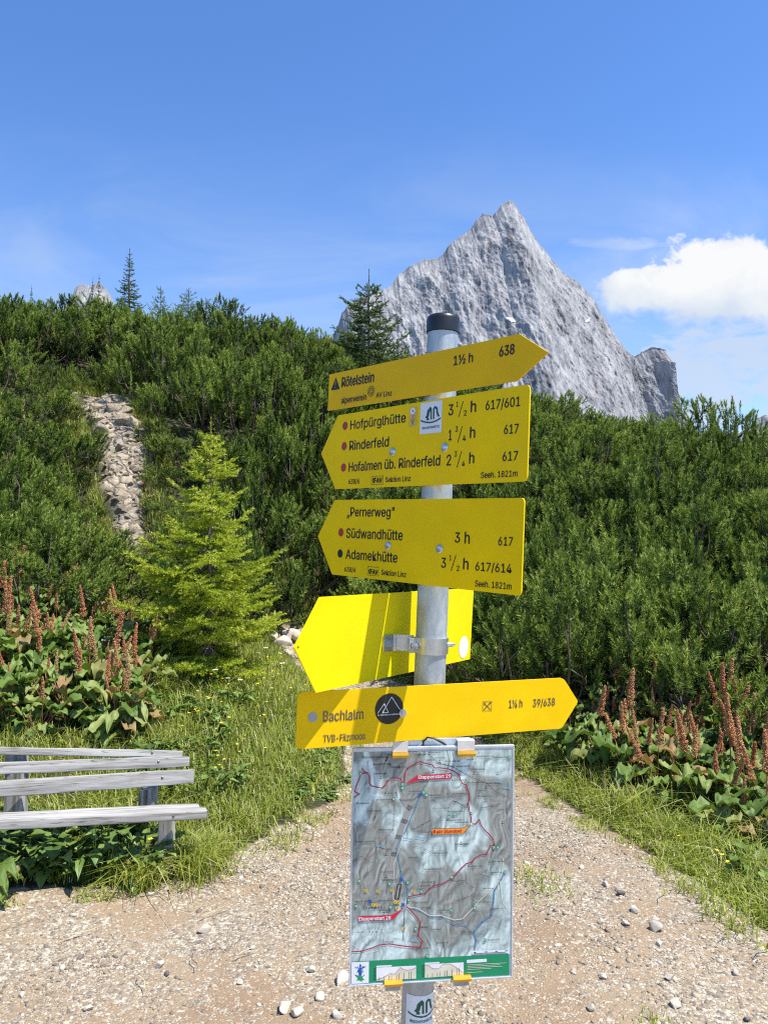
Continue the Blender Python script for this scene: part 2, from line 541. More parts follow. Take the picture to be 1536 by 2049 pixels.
MAT['dockleaf'] = leafy('dock_leaves', [(0.0, (0.065, 0.12, 0.022)), (0.45, (0.15, 0.235, 0.045)), (0.8, (0.28, 0.33, 0.10)), (0.93, (0.26, 0.25, 0.08)), (1.0, (0.34, 0.22, 0.10))], 0.5, 0.28, 0.3)
MAT['herb'] = leafy('herb_leaves', [(0.0, (0.05, 0.10, 0.018)), (0.5, (0.13, 0.215, 0.04)), (1.0, (0.25, 0.33, 0.08))], 0.45, 0.28, 0.45)
MAT['spike'] = leafy('dock_seed_spikes', [(0.0, (0.30, 0.08, 0.05)), (0.4, (0.58, 0.21, 0.10)), (0.75, (0.64, 0.33, 0.15)), (1.0, (0.50, 0.40, 0.17))], 0.7, 0.2, 0.2)
MAT['stem'] = plain('reddish_stem', (0.20, 0.09, 0.045), 0.7)
MAT['yflower'] = plain('yellow_petals', (0.85, 0.62, 0.01), 0.5)
MAT['wflower'] = plain('white_petals', (0.80, 0.80, 0.76), 0.5)
MAT['straw'] = plain('dry_straw', (.52, .42, .25), .7)
MAT['markred'] = plain('red_trail_paint', (0.45, 0.02, 0.03), 0.6)

# ------------------------------------------------------------------ terrain
LEFT_EDGE = [(-900, 1800, 3.4), (0, 1780, 3.85), (300, 1770, 4.0), (430, 1735, 4.3), (560, 1655, 4.8), (660, 1605, 5.2), (692, 1560, 5.7), (690, 1480, 6.6),
             (655, 1400, 8.0), (625, 1370, 8.6), (565, 1285, 9.3)]
RIGHT_EDGE = [(1536, 1870, 3.45), (1400, 1760, 3.95), (1250, 1665, 4.6), (1110, 1595, 5.4), (1030, 1540, 6.0), (940, 1460, 6.9), (850, 1375, 8.3),
              (640, 1262, 9.7), (560, 1245, 9.75)]
TRAIL = np.array([at(*p)[:2] for p in [(258, 1085, 9.55), (216, 1040, 9.9), (203, 960, 10.5), (192, 880, 11.2), (152, 800, 12.2), (258, 800, 12.4), (268, 880, 11.3), (288, 920, 10.8), (272, 1000, 10.2), (284, 1080, 9.75)]])
TRAIL_C = [(255, 1100, 9.6), (212, 960, 10.5), (165, 800, 12.2), (450, 1190, 9.8), (420, 1215, 9.4), (280, 1050, 9.9), (292, 900, 10.8), (255, 800, 12.4)]
PATH_POLY = np.array([at(*p)[:2] for p in LEFT_EDGE] + [at(*p)[:2] for p in RIGHT_EDGE[::-1]] + [(2.3, 2.4), (4.5, 0.5), (5.0, -6.0), (-5.0, -6.0)])
CTRL = [at(*p) for p in LEFT_EDGE[1:]] + [at(*p) for p in RIGHT_EDGE + TRAIL_C]
CTRL += [(0, 0, 0), (-4, 0, 0), (4, 0, 0), (-4, -6, 0), (4, -6, 0), (0, 2.7, -.06), (-1.6, 2.7, -.06), (1.6, 2.7, -.06), (5, 2.5, -.2), (-5, 3, 0.1),
         (-2.4, 3.9, -.05), (-2.4, 4.9, .10)]
CTRL += [at(*p) for p in [(100, 1440, 5.5), (100, 1215, 7.3), (-300, 1215, 7.3), (420, 1372, 7.0), (300, 1400, 6.3), (450, 1500, 5.6), (600, 1420, 6.6), (560, 1330, 7.9),
                          (1400, 1700, 4.7), (1400, 1470, 6.2), (1500, 1765, 4.45), (1200, 1420, 6.7), (1750, 1650, 5.0), (960, 1340, 8.4), (1900, 1420, 6.5),
                          (0, 672, 15.5), (100, 690, 16), (300, 705, 16), (500, 705, 16), (650, 755, 16), (850, 805, 16), (1060, 852, 15.5), (1200, 892, 15),
                          (1330, 938, 14.5), (1420, 926, 14), (1500, 978, 14), (1750, 1050, 14), (-300, 640, 15.5), (-700, 620, 15.5), (2100, 1050, 14)]]
CTRL += [(x, 23, z) for x, z in ((-16, 4.5), (-8, 3.5), (0, 2.5), (8, 1.5), (16, 0.5))] + [(x, 34, -4) for x in (-20, 0, 20)]
CTRL = np.array(CTRL)


def _tps(r2):
    return np.where(r2 > 1e-12, 0.5 * r2 * np.log(np.maximum(r2, 1e-12)), 0.0)


_d2 = ((CTRL[:, None, :2] - CTRL[None, :, :2]) ** 2).sum(-1)
_n = len(CTRL)
_A = np.zeros((_n + 3, _n + 3))
_A[:_n, :_n] = _tps(_d2) + np.eye(_n) * 0.25
_A[:_n, _n] = 1
_A[:_n, _n + 1:] = CTRL[:, :2]
_A[_n:, :_n] = _A[:_n, _n:].T
_sol = np.linalg.solve(_A, np.concatenate([CTRL[:, 2], [0, 0, 0]]))


def height(x, y):
    x = np.atleast_1d(np.asarray(x, float))
    y = np.atleast_1d(np.asarray(y, float))
    xc, yc = np.clip(x, -22, 22), np.clip(y, -8, 36)
    out = np.zeros(len(xc))
    for i in range(0, len(xc), 20000):
        s = slice(i, i + 20000)
        d2 = (xc[s, None] - CTRL[None, :, 0]) ** 2 + (yc[s, None] - CTRL[None, :, 1]) ** 2
        out[s] = _tps(d2) @ _sol[:_n] + _sol[_n] + _sol[_n + 1] * xc[s] + _sol[_n + 2] * yc[s]
    far = np.maximum(np.maximum(np.abs(x) - 20, y - 34), np.maximum(-y - 8, 0))
    out = np.where(far > 0, out * np.exp(-far / 40) - np.minimum(far * 0.12, 60), out)
    P = np.stack([x, y, np.zeros_like(x)], 1)
    amp = np.clip((np.abs(y - 2) - 4) / 6, 0.12, 1) * 0.22
    return out + fbm(P * 0.8, 4) * amp + fbm(P * 3.1 + 5, 3) * 0.03


def hz1(x, y):
    return float(height([x], [y])[0])


def sdist(x, y, POLY=None):
    """signed distance to the path outline, negative on the path."""
    POLY = PATH_POLY if POLY is None else POLY
    P = np.stack([np.asarray(x, float), np.asarray(y, float)], 1)
    n = len(POLY)
    dmin = np.full(len(P), 1e9)
    ins = np.zeros(len(P), bool)
    for i in range(n):
        a, b = POLY[i], POLY[(i + 1) % n]
        ab = b - a
        t = np.clip(((P - a) @ ab) / (ab @ ab), 0, 1)
        dmin = np.minimum(dmin, np.linalg.norm(P - a - t[:, None] * ab, axis=1))
        c = (a[1] > P[:, 1]) != (b[1] > P[:, 1])
        xi = (b[0] - a[0]) * (P[:, 1] - a[1]) / (b[1] - a[1] + 1e-12) + a[0]
        ins ^= c & (P[:, 0] < xi)
    return np.where(ins, -dmin, dmin)


gx = np.concatenate([[-4000, -1500, -600, -250, -120, -60, -38, -28, -22], np.arange(-17, -5, 0.16), np.arange(-5, 5, 0.055), np.arange(5, 17.1, 0.16), [22, 28, 38, 60, 120, 250, 600, 1500, 4000]])
gy = np.concatenate([[-4000, -1000, -300, -100, -40, -20, -12, -8, -5, -3, -1], np.arange(0, 2.4, 0.12), np.arange(2.4, 13, 0.055), np.arange(13, 19, 0.16), [20, 22, 25, 29, 34, 42, 55, 80, 120, 250, 600, 1500, 6000]])
GX, GY = np.meshgrid(gx, gy)
fx, fy = GX.ravel(), GY.ravel()
fz = height(fx, fy)
sd = sdist(fx, fy)
pathm = np.clip(0.5 - sd / 0.28, 0, 1)
sdt = sdist(fx, fy, TRAIL)
trailm = np.clip(0.5 - (sdt + fbm(np.stack([fx * 2.4, fy * 2.4, fx * 0], 1), 3) * .5) / 0.12, 0, 1)
steep = trailm * (ridged(np.stack([fx, fy, fx * 0], 1) * 2.2, 4) * 0.15 + fbm(np.stack([fx, fy, fx * 0], 1) * 6, 3) * 0.10)
fz = fz + steep - np.clip(-sd, 0, 0.4) * 0.06
nx, ny = len(gx), len(gy)
ii = (np.arange(ny - 1)[:, None] * nx + np.arange(nx - 1)[None, :]).ravel()
quads = np.stack([ii, ii + 1, ii + nx + 1, ii + nx], 1)
vv = np.stack([fx, fy, fz], 1)
fc = sd[quads].mean(1) < 0


def submesh(name, sel):
    q = quads[sel]
    u, inv = np.unique(q, return_inverse=True)
    return mesh(name, vv[u], None, inv.reshape(-1, 4), {'path': pathm[u], 'trail': trailm[u]}, True)


label(link('ground', submesh('ground', ~fc), MAT['ground']), 'dark soil and turf of the alpine slope', 'ground', None, 'structure')
label(link('gravel_path', submesh('gravel_path', fc), MAT['ground']), 'pale brown gravel hiking path', 'path', None, 'structure')

# ------------------------------------------------------------------ mountains
def mountain_mesh(name, prof, D, zbase, slope, nu, nv, amp, seed, rough=1.0, back=0.7):
    """prof: photo points along the skyline; D: distance. A ridge with a steep crag face towards the path and a back slope."""
    pr = np.array([at(px, py, D) for px, py in prof])
    xs = np.linspace(pr[0, 0], pr[-1, 0], nu)
    zr = np.interp(xs, pr[:, 0], pr[:, 2])
    L = (pr[-1, 0] - pr[0, 0])
    Pq = np.stack([xs / L * 60, xs * 0 + seed, xs * 0], 1)
    zr = zr + fbm(Pq, 5, 0.62) * amp * 0.16 * rough
    yr = D + fbm(np.stack([xs / L * 7, xs * 0 + seed + 3, xs * 0], 1), 3) * amp * 1.2
    v = np.linspace(0, 1, nv)
    hgt = np.maximum(zr - zbase, 1)
    Z = zr[None, :] - hgt[None, :] * v[:, None]
    uu = np.linspace(0, 1, nu)
    taper = np.clip((1 - uu) / 0.30, 0.10, 1) ** 0.8 * np.clip(uu / 0.22, 0.15, 1)
    run = hgt[None, :] * slope * (v[:, None] ** 1.12) * taper[None, :]
    X = np.repeat(xs[None, :], nv, 0)
    Y = yr[None, :] - run
    fade = np.clip(v[:, None] * 9, 0.10, 1)
    s = 60.0 / L
    def PP(a, b, sk, o):
        xx, zz = X.ravel(), Z.ravel()
        return np.stack([(xx + zz * sk) * s * a, (Y.ravel()) * s * a * 0.35 + o, (zz - xx * sk * 0.6) * s * b], 1)
    big = ridged(PP(0.17, 0.045, 0.25, seed), 4).reshape(X.shape)
    mid = ridged(PP(0.75, 0.22, 0.42, seed + 7), 4, 0.6).reshape(X.shape)
    sm = ridged(PP(2.4, 0.80, 0.5, seed + 13), 4, 0.6).reshape(X.shape)
    fi = fbm(PP(6.5, 4.2, 0.4, seed + 19), 3, 0.7).reshape(X.shape)
    d = amp * (big * 0.44 + mid * 0.075 + sm * 0.036 + fi * 0.032) * fade
    X = X + d * 0.18
    Y = Y - d * 0.86
    Z = Z + d * 0.30 * np.clip(v[:, None] * 4, 0, 1)
    rows = [np.stack([X, Y, Z], -1)]
    bk = np.stack([np.stack([xs, yr + hgt * back * q, zr - hgt * q], -1) for q in (1.0, 0.75, 0.5, 0.28, 0.1, 0.03)], 0)
    G = np.concatenate([bk, rows[0]], 0)
    nr = G.shape[0]
    k = (np.arange(nr - 1)[:, None] * nu + np.arange(nu - 1)[None, :]).ravel()
    q = np.stack([k, k + nu, k + nu + 1, k + 1], 1)
    return G, q


def mountain_material():
    m, t, out = new_mat('grey_limestone_crag')
    co = objco(t)
    st = t.scaled(co, (1.5, 0.5, 0.42), (0, 0.36, 0))
    a = t.noise(st, 0.020, 10, 0.7, 0.3)
    b = t.noise(t.scaled(co, (1.7, 0.4, 0.42), (0, 0.5, 0)), 0.085, 9, 0.76, 0.6)
    k = t.math('ADD', t.math('MULTIPLY', a, 0.45), t.math('MULTIPLY', b, 0.55))
    c = t.ramp(k, [(0.38, (0.085, 0.085, 0.092)), (0.45, (0.20, 0.20, 0.21)), (0.51, (0.285, 0.285, 0.295)), (0.62, (0.43, 0.43, 0.43))])
    warm = t.maprange(t.noise(t.scaled(co, (1, 1, 0.35)), 0.012, 6, 0.65), 0.56, 0.74, 0, 0.42)
    c = t.mix(warm, c, (0.50, 0.42, 0.36, 1))
    principled(t, out, c, 0.95, 0, t.bump(b, 0.55, 5.0), 0.1)
    return m


MAT['crag'] = mountain_material()
MAT['snow'] = plain('old_snow', (0.62, 0.63, 0.64), 0.7)
PROF = [(560, 900), (600, 770), (640, 690), (672, 655), (684, 622), (700, 606), (722, 598), (750, 590), (770, 582), (786, 566), (797, 545), (822, 528), (850, 515), (880, 513), (896, 492),
        (920, 472), (940, 455), (955, 432), (968, 422), (985, 431), (1000, 414), (1018, 405), (1030, 414), (1042, 432), (1060, 458), (1080, 489), (1108, 528), (1130, 553),
        (1150, 562), (1180, 598), (1210, 640), (1240, 680), (1258, 700), (1273, 712), (1284, 701), (1305, 697), (1321, 706), (1326, 745), (1338, 790), (1352, 835), (1400, 960)]
G, q = mountain_mesh('mountain', PROF, 1500, 60, 0.72, 820, 430, 75, 2.3)
mo = link('mountain', mesh('mountain', G, None, q, None, False), MAT['crag'])
label(mo, 'tall pale grey limestone peak with jagged summit', 'mountain', None, 'structure')
for (px, py, rx, ry, ang) in [(1024, 634, 14, 4, -0.35), (1180, 636, 7, 3.2, 0.7)]:
    g = G.reshape(-1, 3)
    pv = np.stack([768 + F * g[:, 0] / g[:, 1], 1105 - F * (g[:, 2] - CAMZ) / g[:, 1]], 1)
    dx, dy = pv[:, 0] - px, pv[:, 1] - py
    e = ((dx * math.cos(ang) - dy * math.sin(ang)) / rx) ** 2 + ((dx * math.sin(ang) + dy * math.cos(ang)) / ry) ** 2
    okv = (e < 1) & (np.arange(len(g)) > 6 * 820)
    sel = q[okv[q].all(1)]
    if len(sel):
        u, inv = np.unique(sel, return_inverse=True)
        pv2 = g[u] + np.array([0.2, -0.9, 0.5])
        p_ = link('snow_patch', mesh('snow_patch', pv2, None, inv.reshape(-1, 4), None, True), MAT['snow'], mo)
P2 = [(100, 700), (128, 628), (140, 600), (152, 578), (166, 568), (184, 571), (200, 566), (212, 578), (222, 592), (240, 640), (270, 720)]
G2, q2 = mountain_mesh('mountain', P2, 1300, 200, 0.6, 260, 160, 28, 9.1, 0.7)
label(link('mountain', mesh('mountain', G2, None, q2), MAT['crag']), 'small rounded grey rock summit behind the left pine ridge', 'mountain', None, 'structure')
P3 = [(1440, 900), (1475, 868), (1497, 852), (1510, 838), (1522, 832), (1536, 836), (1560, 815), (1600, 800), (1680, 840), (1800, 900), (1900, 950)]
G3, q3 = mountain_mesh('mountain', P3, 4200, 200, 0.7, 320, 160, 120, 5.7, 0.7)
label(link('mountain', mesh('mountain', G3, None, q3), MAT['crag']), 'distant grey mountain at the far right skyline', 'mountain', None, 'structure')
# ------------------------------------------------------------------ signpost
POLE_P = Vector((0.12997, 1.47660, 2.40114))
POLE_D = Vector((0.039819, -0.024945, 0.998896)).normalized()
POLE_R = 0.03015


def frame(o, r, u):
    r, u = Vector(r).normalized(), Vector(u)
    n = r.cross(u).normalized()
    u = n.cross(r)
    M = Matrix((r, u, n)).transposed().to_4x4()
    M.translation = Vector(o)
    return M


_px = (Vector((1, 0, 0)) - POLE_D * POLE_D.x).normalized()
POLE_M = Matrix((_px, POLE_D.cross(_px), POLE_D)).transposed().to_4x4()   # local z = pole axis, local -y = towards the walker
POLE_M.translation = POLE_P - POLE_D * 2.47
base = POLE_P - POLE_D * 2.455
POLE_LEN = 2.47


def lathe(profile, seg=48):
    bm = bmesh.new()
    rings = [[bm.verts.new((r * math.cos(2 * math.pi * i / seg), r * math.sin(2 * math.pi * i / seg), z)) for i in range(seg)] for r, z in profile]
    for a, b in zip(rings, rings[1:]):
        for i in range(seg):
            bm.faces.new((a[i], a[(i + 1) % seg], b[(i + 1) % seg], b[i]))
    bm.faces.new(rings[-1])
    bm.faces.new(rings[0][::-1])
    return bm


def flat_poly(bm, pts, z, mi=0):
    f = bm.faces.new([bm.verts.new((x, y, z)) for x, y in pts])
    if f.normal.z < 0 or True:
        f.normal_update()
        if f.normal.z < 0:
            f.normal_flip()
    f.material_index = mi
    return f


def stroke(bm, pts, w, z, mi=0, closed=False):
    P = [Vector((x, y)) for x, y in pts]
    if closed:
        P = P + [P[0]]
    for a, b in zip(P, P[1:]):
        d = b - a
        if d.length < 1e-7:
            continue
        d.normalize()
        n = Vector((-d.y, d.x)) * w / 2
        e = d * w * 0.35
        flat_poly(bm, [a - e + n, a - e - n, b + e - n, b + e + n], z, mi)


def disc(bm, x, y, rx, ry, z, mi=0, n=28):
    flat_poly(bm, [(x + rx * math.cos(2 * math.pi * i / n), y + ry * math.sin(2 * math.pi * i / n)) for i in range(n)], z, mi)


def rounded(pts, radii, n=6):
    out = []
    m = len(pts)
    for i in range(m):
        p, a, b = Vector(pts[i]), Vector(pts[i - 1]), Vector(pts[(i + 1) % m])
        r = radii[i]
        if r <= 0:
            out.append(tuple(p))
            continue
        da, db = (a - p).normalized(), (b - p).normalized()
        p0, p1 = p + da * r, p + db * r
        for k in range(n + 1):
            t = k / n
            out.append(tuple(p0 * (1 - t) ** 2 + p * 2 * t * (1 - t) + p1 * t * t))
    return out


def plate_mesh(name, pts, th):
    bm = bmesh.new()
    f = bm.faces.new([bm.verts.new((x, y, 0)) for x, y in pts])
    f.normal_update()
    if f.normal.z < 0:
        f.normal_flip()
    r = bmesh.ops.extrude_face_region(bm, geom=[f])
    bmesh.ops.translate(bm, verts=[v for v in r['geom'] if isinstance(v, bmesh.types.BMVert)], vec=(0, 0, -th))
    bmesh.ops.recalc_face_normals(bm, faces=bm.faces)
    return bm_mesh(name, bm)


def box_bm(bm, lo, hi, M=None, bevel=0.0, mi=0):
    vs = [bm.verts.new((x, y, z)) for x in (lo[0], hi[0]) for y in (lo[1], hi[1]) for z in (lo[2], hi[2])]
    fs = [bm.faces.new([vs[i] for i in f]) for f in ((0, 1, 3, 2), (4, 6, 7, 5), (0, 4, 5, 1), (2, 3, 7, 6), (0, 2, 6, 4), (1, 5, 7, 3))]
    for f in fs:
        f.material_index = mi
    if bevel:
        r = bmesh.ops.bevel(bm, geom=list({e for f in fs for e in f.edges}), offset=bevel, segments=2, affect='EDGES')
        vs = list({v for f in r['faces'] for v in f.verts} | {v for v in vs if v.is_valid})
    if M is not None:
        bmesh.ops.transform(bm, matrix=M, verts=[v for v in vs if v.is_valid])
    return vs


try:
    import os
    FONT = bpy.data.fonts.load(os.path.join(bpy.utils.system_resource('DATAFILES'), 'fonts', 'Inter.woff2'))
except Exception:
    FONT = None


def text_geo(items, res=3, bold=0.0, zz=0.0):
    """items: (string, x0, y0, x1, cap height) in mm -> one bmesh of flat letters."""
    tmp = []
    for s, x0, y0, x1, y1, h in items:
        c = bpy.data.curves.new('lettering', 'FONT')
        c.body = s
        c.size = 1
        if FONT:
            c.font = FONT
        c.resolution_u = res
        c.fill_mode = 'FRONT'
        o = bpy.data.objects.new('lettering', c)
        COL.objects.link(o)
        tmp.append((o, c, x0, y0, x1, y1, h))
    bpy.context.view_layer.update()
    dg = bpy.context.evaluated_depsgraph_get()
    bm = bmesh.new()
    for o, c, x0, y0, x1, y1, h in tmp:
        me = bpy.data.meshes.new_from_object(o.evaluated_get(dg))
        n = len(me.vertices)
        if n:
            co = np.zeros(n * 3, np.float32)
            me.vertices.foreach_get('co', co)
            co = co.reshape(-1, 3)
            a, b = co[:, 0].min(), co[:, 0].max()
            sx = (x1 - x0) / max(b - a, 1e-6)
            sy = h / CAPH
            co[:, 0] = (co[:, 0] - a) * sx + x0
            co[:, 1] = co[:, 1] * sy + y0 + (co[:, 0] - x0) * (y1 - y0) / max(x1 - x0, 1e-6)
            co[:, :2] *= 0.001
            k = bold * 1.36 * h * 0.001
            for i, (sx_, sy_) in enumerate(((0, 0), (k, 0), (-k, 0), (0, k * .7), (0, -k * .7)) if bold >= .015 else ((0, 0),)):
                c2 = co.copy()
                c2[:, 0] += sx_
                c2[:, 1] += sy_
                c2[:, 2] = zz + i * .00004
                me.vertices.foreach_set('co', c2.ravel())
                bm.from_mesh(me)
        bpy.data.meshes.remove(me)
        bpy.data.objects.remove(o)
        bpy.data.curves.remove(c)
    return bm


_c = bpy.data.curves.new('lettering', 'FONT')
_c.body = 'H'
if FONT:
    _c.font = FONT
_o = bpy.data.objects.new('lettering', _c)
COL.objects.link(_o)
bpy.context.view_layer.update()
CAPH = max(v.co.y for v in bpy.data.meshes.new_from_object(_o.evaluated_get(bpy.context.evaluated_depsgraph_get())).vertices)
bpy.data.objects.remove(_o)

signpost = link('signpost', None, None, None, Matrix.Translation(base))
label(signpost, 'galvanised signpost with five yellow arrow boards and a trail map', 'signpost')
post = link('post', bm_mesh('post', lathe([(POLE_R, -0.15), (POLE_R, POLE_LEN - 0.374)]), True), MAT['steel'], signpost, POLE_M)
cz = POLE_LEN - 0.339
cr = POLE_R + 0.0026
cap = link('cap', bm_mesh('cap', lathe([(cr, cz - 0.034), (cr, cz - 0.009), (cr - 0.0015, cz - 0.004), (cr - 0.005, cz - 0.001), (cr - 0.012, cz), (0.004, cz + 0.0006)]), True), MAT['rubber'], post, POLE_M)
for p_ in (post, cap):
    e = p_.modifiers.new('edges', 'EDGE_SPLIT')
    e.split_angle = math.radians(50)

EMBLEM = [
    ([(.17, .38), (.26, .52), (.29, .78), (.45, 1.0), (.53, .90), (.48, .74), (.42, .66), (.39, .42), (.30, .34)], 0),
    ([(.47, .84), (.54, .88), (.56, .24), (.48, .24)], 0),
    ([(.61, .86), (.70, 1.0), (.86, .90), (.89, .62), (.99, .36), (.87, .36), (.80, .60), (.78, .80), (.70, .86), (.68, .80)], 0),
    ([(.61, .86), (.69, .86), (.70, .26), (.62, .24)], 0),
    ([(.26, .22), (.26, .32), (.33, .41), (.40, .32), (.40, .22)], 0)]
ARC = [(-.06, .30), (.1, .22), (.25, .16), (.45, .12), (.65, .13), (.85, .19), (1.06, .30)]


def emblem(bm, x, y, w, h, z, mi, fmap=None):
    """green twin-rock emblem with a hut, on a swung base line."""
    fm = fmap or (lambda a, b, c: (a, b, c))
    def put(pts, m):
        f = bm.faces.new([bm.verts.new(fm(x + px * w, y + py * h, z)) for px, py in pts])
        f.material_index = m
    for pts, _ in EMBLEM:
        put(pts, mi)
    for (a, b), (c, d) in zip(ARC, ARC[1:]):
        put([(a, b), (a, b - .09), (c, d - .09), (c, d)], mi)


def cyl_bolt(r, l, seg=14, dome=True):
    bm = bmesh.new()
    prof = [(r, 0), (r, l * 0.45), (r * 0.86, l * 0.75), (r * 0.55, l * 0.95), (r * 0.12, l)] if dome else [(r, 0), (r, l), (r * 0.5, l), (r * 0.48, l * 1.5)]
    rings = [[bm.verts.new((q * math.cos(2 * math.pi * i / seg), q * math.sin(2 * math.pi * i / seg), z)) for i in range(seg)] for q, z in prof]
    for a, b in zip(rings, rings[1:]):
        for i in range(seg):
            bm.faces.new((a[i], a[(i + 1) % seg], b[(i + 1) % seg], b[i]))
    bm.faces.new(rings[-1])
    return bm


def board(o, r, u, pts_mm, radii_mm, mat, text, th=2.6):
    M = frame(o, r, u)
    pts = rounded([(x / 1000, y / 1000) for x, y in pts_mm], [q / 1000 for q in radii_mm])
    b = link('sign_board', plate_mesh('sign_board', pts, th / 1000), mat, signpost, M)
    label(b, text)
    return b, M


def letters(b, M, items, mat=None, bold=0.012, res=3, z=0.0006, name='lettering', extra=None, mats=None):
    for it in items:
        bm = text_geo([it], res, bold, z)
        link(name, bm_mesh(name, bm), [mat or MAT['black']], b, M)
    for ex in (extra or ()):
        bm = bmesh.new()
        ex(bm, z)
        link('symbol', bm_mesh('symbol', bm), mats or [mat or MAT['black']], b, M)


def dot(b, M, x, y, r, mat, name='route_dot', z=0.0006, ry=None):
    bm = bmesh.new()
    disc(bm, x / 1000, y / 1000, r / 1000, (ry or r) / 1000, z)
    return link(name, bm_mesh(name, bm), mat, b, M)


def bolt(b, M, x, y, r=9.0, l=4.0, dome=True, z=0.0, seg=16):
    return link('bolt', bm_mesh('bolt', cyl_bolt(r / 1000, l / 1000, seg, dome), dome), MAT['silver'], b, M @ Matrix.Translation((x / 1000, y / 1000, z)))


# --- board 1
b, M = board([0.052, 1.5021, 1.9448], [0.65, -0.7585, -0.0468], [0.0411, -0.0265, 0.9988],
             [(-271, 40.8), (-271, -40.8), (270.1, -40.5), (334.7, -1), (272, 40.4)], [0, 0, 0, 0, 0], MAT['yellow_a'], 'slim ochre arrow board pointing right, lettered Rötelstein')


def ex1(bm, z):
    tri = [(-261.4, 3.8), (-229.1, 2.9), (-245.4, 31.6)]
    flat_poly(bm, rounded([(x / 1e3, y / 1e3) for x, y in tri], [.003] * 3, 3), z)
    flat_poly(bm, [(-.2462, .0245), (-.2446, .0245), (-.2448, .0125), (-.246, .0125)], z + .0002, 1)
    disc(bm, -.2454, .0088, .0013, .0013, z + .0002, 1, 10)


def ex1b(bm, z):
    ring = [(-.1202 + .0108 * math.cos(a), -.0139 + .0108 * math.sin(a)) for a in np.linspace(0, 2 * math.pi, 28)[:-1]]
    stroke(bm, ring, .0011, z, 0, True)
    for k in range(6):
        a = k * math.pi / 3 + .3
        c, s = math.cos(a), math.sin(a)
        stroke(bm, [(-.1202 + c * .002, -.0139 + s * .002), (-.1202 + c * .0085, -.0139 + s * .0085)], .0011, z)
        stroke(bm, [(-.1202 + math.cos(a + .45) * .008, -.0139 + math.sin(a + .45) * .008), (-.1202 + c * .0045, -.0139 + s * .0045), (-.1202 + math.cos(a - .45) * .008, -.0139 + math.sin(a - .45) * .008)], .0009, z)


letters(b, M, [('Rötelstein', -222.6, 6.3, -112.7, 4.9, 20.9), ('638', 229.5, 7.0, 262.7, 7.5, 17.2)], None, 0.028, extra=[ex1, ex1b], mats=[MAT['black'], MAT['yellow_a']])
letters(b, M, [('alpenverein', -221.7, -29.9, -134.6, -30.4, 13.1), ('1½ h', 118.2, 7.3, 166.6, 6.9, 17.1)], None, 0.02)
letters(b, M, [('AV Linz', -102.9, -29.8, -53.6, -30.0, 10.5)], None, 0.016)

# --- board 2
b, M = board([0.0681, 1.4809, 1.8101], [0.6378, -0.7692, -0.0396], [0.0366, -0.0211, 0.9991],
             [(-330, 0.5), (-270, -81.7), (270.3, -81.6), (270.3, 81.5), (-270.5, 81.6)], [0, 3, 11, 11, 3], MAT['yellow_b'], 'broad yellow arrow board pointing left, lettered Hofpürglhütte, Rinderfeld, Hofalmen')


def slashes(segs, boxes):
    fs = [lambda bm, z, a=a, b_=b_: stroke(bm, [(a[0] / 1e3, a[1] / 1e3), (b_[0] / 1e3, b_[1] / 1e3)], .0017, z) for a, b_ in segs]
    fs += [lambda bm, z, q=q: stroke(bm, [(q[0] / 1e3, q[1] / 1e3), (q[2] / 1e3, q[1] / 1e3), (q[2] / 1e3, q[3] / 1e3), (q[0] / 1e3, q[3] / 1e3)], .0007, z, 0, True) for q in boxes]
    return fs


letters(b, M, [('Hofpürglhütte', -223.1, 46.3, -42.2, 45.7, 19.1), ('Rinderfeld', -223.0, 1.2, -91.7, 0.9, 19.8), ('Hofalmen üb. Rinderfeld', -222.9, -45.1, 60.4, -45.1, 19.3),
               ('3', 78.4, 47.2, 90.8, 47.0, 20.0), ('h', 135.7, 47.4, 148.5, 47.0, 20.5), ('617/601', 171.9, 47.6, 250.4, 46.6, 16.2), ('1', 81.5, 0.4, 88.9, 0.2, 19.3),
               ('h', 135.9, 0.7, 148.3, 0.6, 19.9), ('617', 216.8, 1.4, 248.8, 0.7, 15.7), ('2', 78.0, -45.9, 89.5, -46.2, 19.3), ('h', 136.1, -45.3, 148.1, -45.3, 19.8), ('617', 215.2, -45.1, 249.0, -45.4, 15.7)], None, 0.016)
letters(b, M, [('638/6', -222.3, -72.2, -183.9, -72.0, 10.2), ('Sektion Linz', -97.5, -71.9, -21.1, -71.8, 10.2), ('1', 98.6, 61.0, 103.1, 60.8, 9.8), ('2', 118.7, 42.8, 125.4, 42.4, 9.8),
               ('3', 98.0, 14.8, 104.4, 14.6, 9.9), ('4', 118.0, -2.8, 125.2, -3.0, 9.7), ('3', 98.1, -31.0, 103.8, -31.1, 9.8), ('4', 118.2, -49.2, 124.9, -49.3, 9.7), ('Seeh. 1821m', 166.0, -72.8, 249.1, -72.5, 10.5)],
        None, 0.017, extra=slashes([((105.6, 41.8), (115.5, 68.9)), ((105.4, -4.7), (115.2, 23.1)), ((105.5, -50.7), (115.4, -22.6))], [(-143.5, -75.8, -105.7, -58.5)]))
letters(b, M, [('ŒAV', -139.5, -72.3, -109, -72.5, 10.4)], None, 0.05)
for x, y in ((-242.6, 55.8), (-243, 11.1), (-242.7, -35.4)):
    dot(b, M, x, y, 9.0, MAT['red'])
bm = bmesh.new()
flat_poly(bm, [(.0008, .0182), (.0614, .0172), (.0614, .0782), (.0008, .0782)], .0005, 0)
emblem(bm, .006, .036, .050, .033, .0009, 1)
tg = text_geo([('BISCHOFSMÜTZE', 8, 27, 55, 27, 4.2)], 2, .03, .0009)
for f in tg.faces:
    f.material_index = 1
_t = bm_mesh('t', tg)
_n0 = len(bm.faces)
bm.from_mesh(_t)
bm.faces.ensure_lookup_table()
for f in bm.faces[_n0:]:
    f.material_index = 1
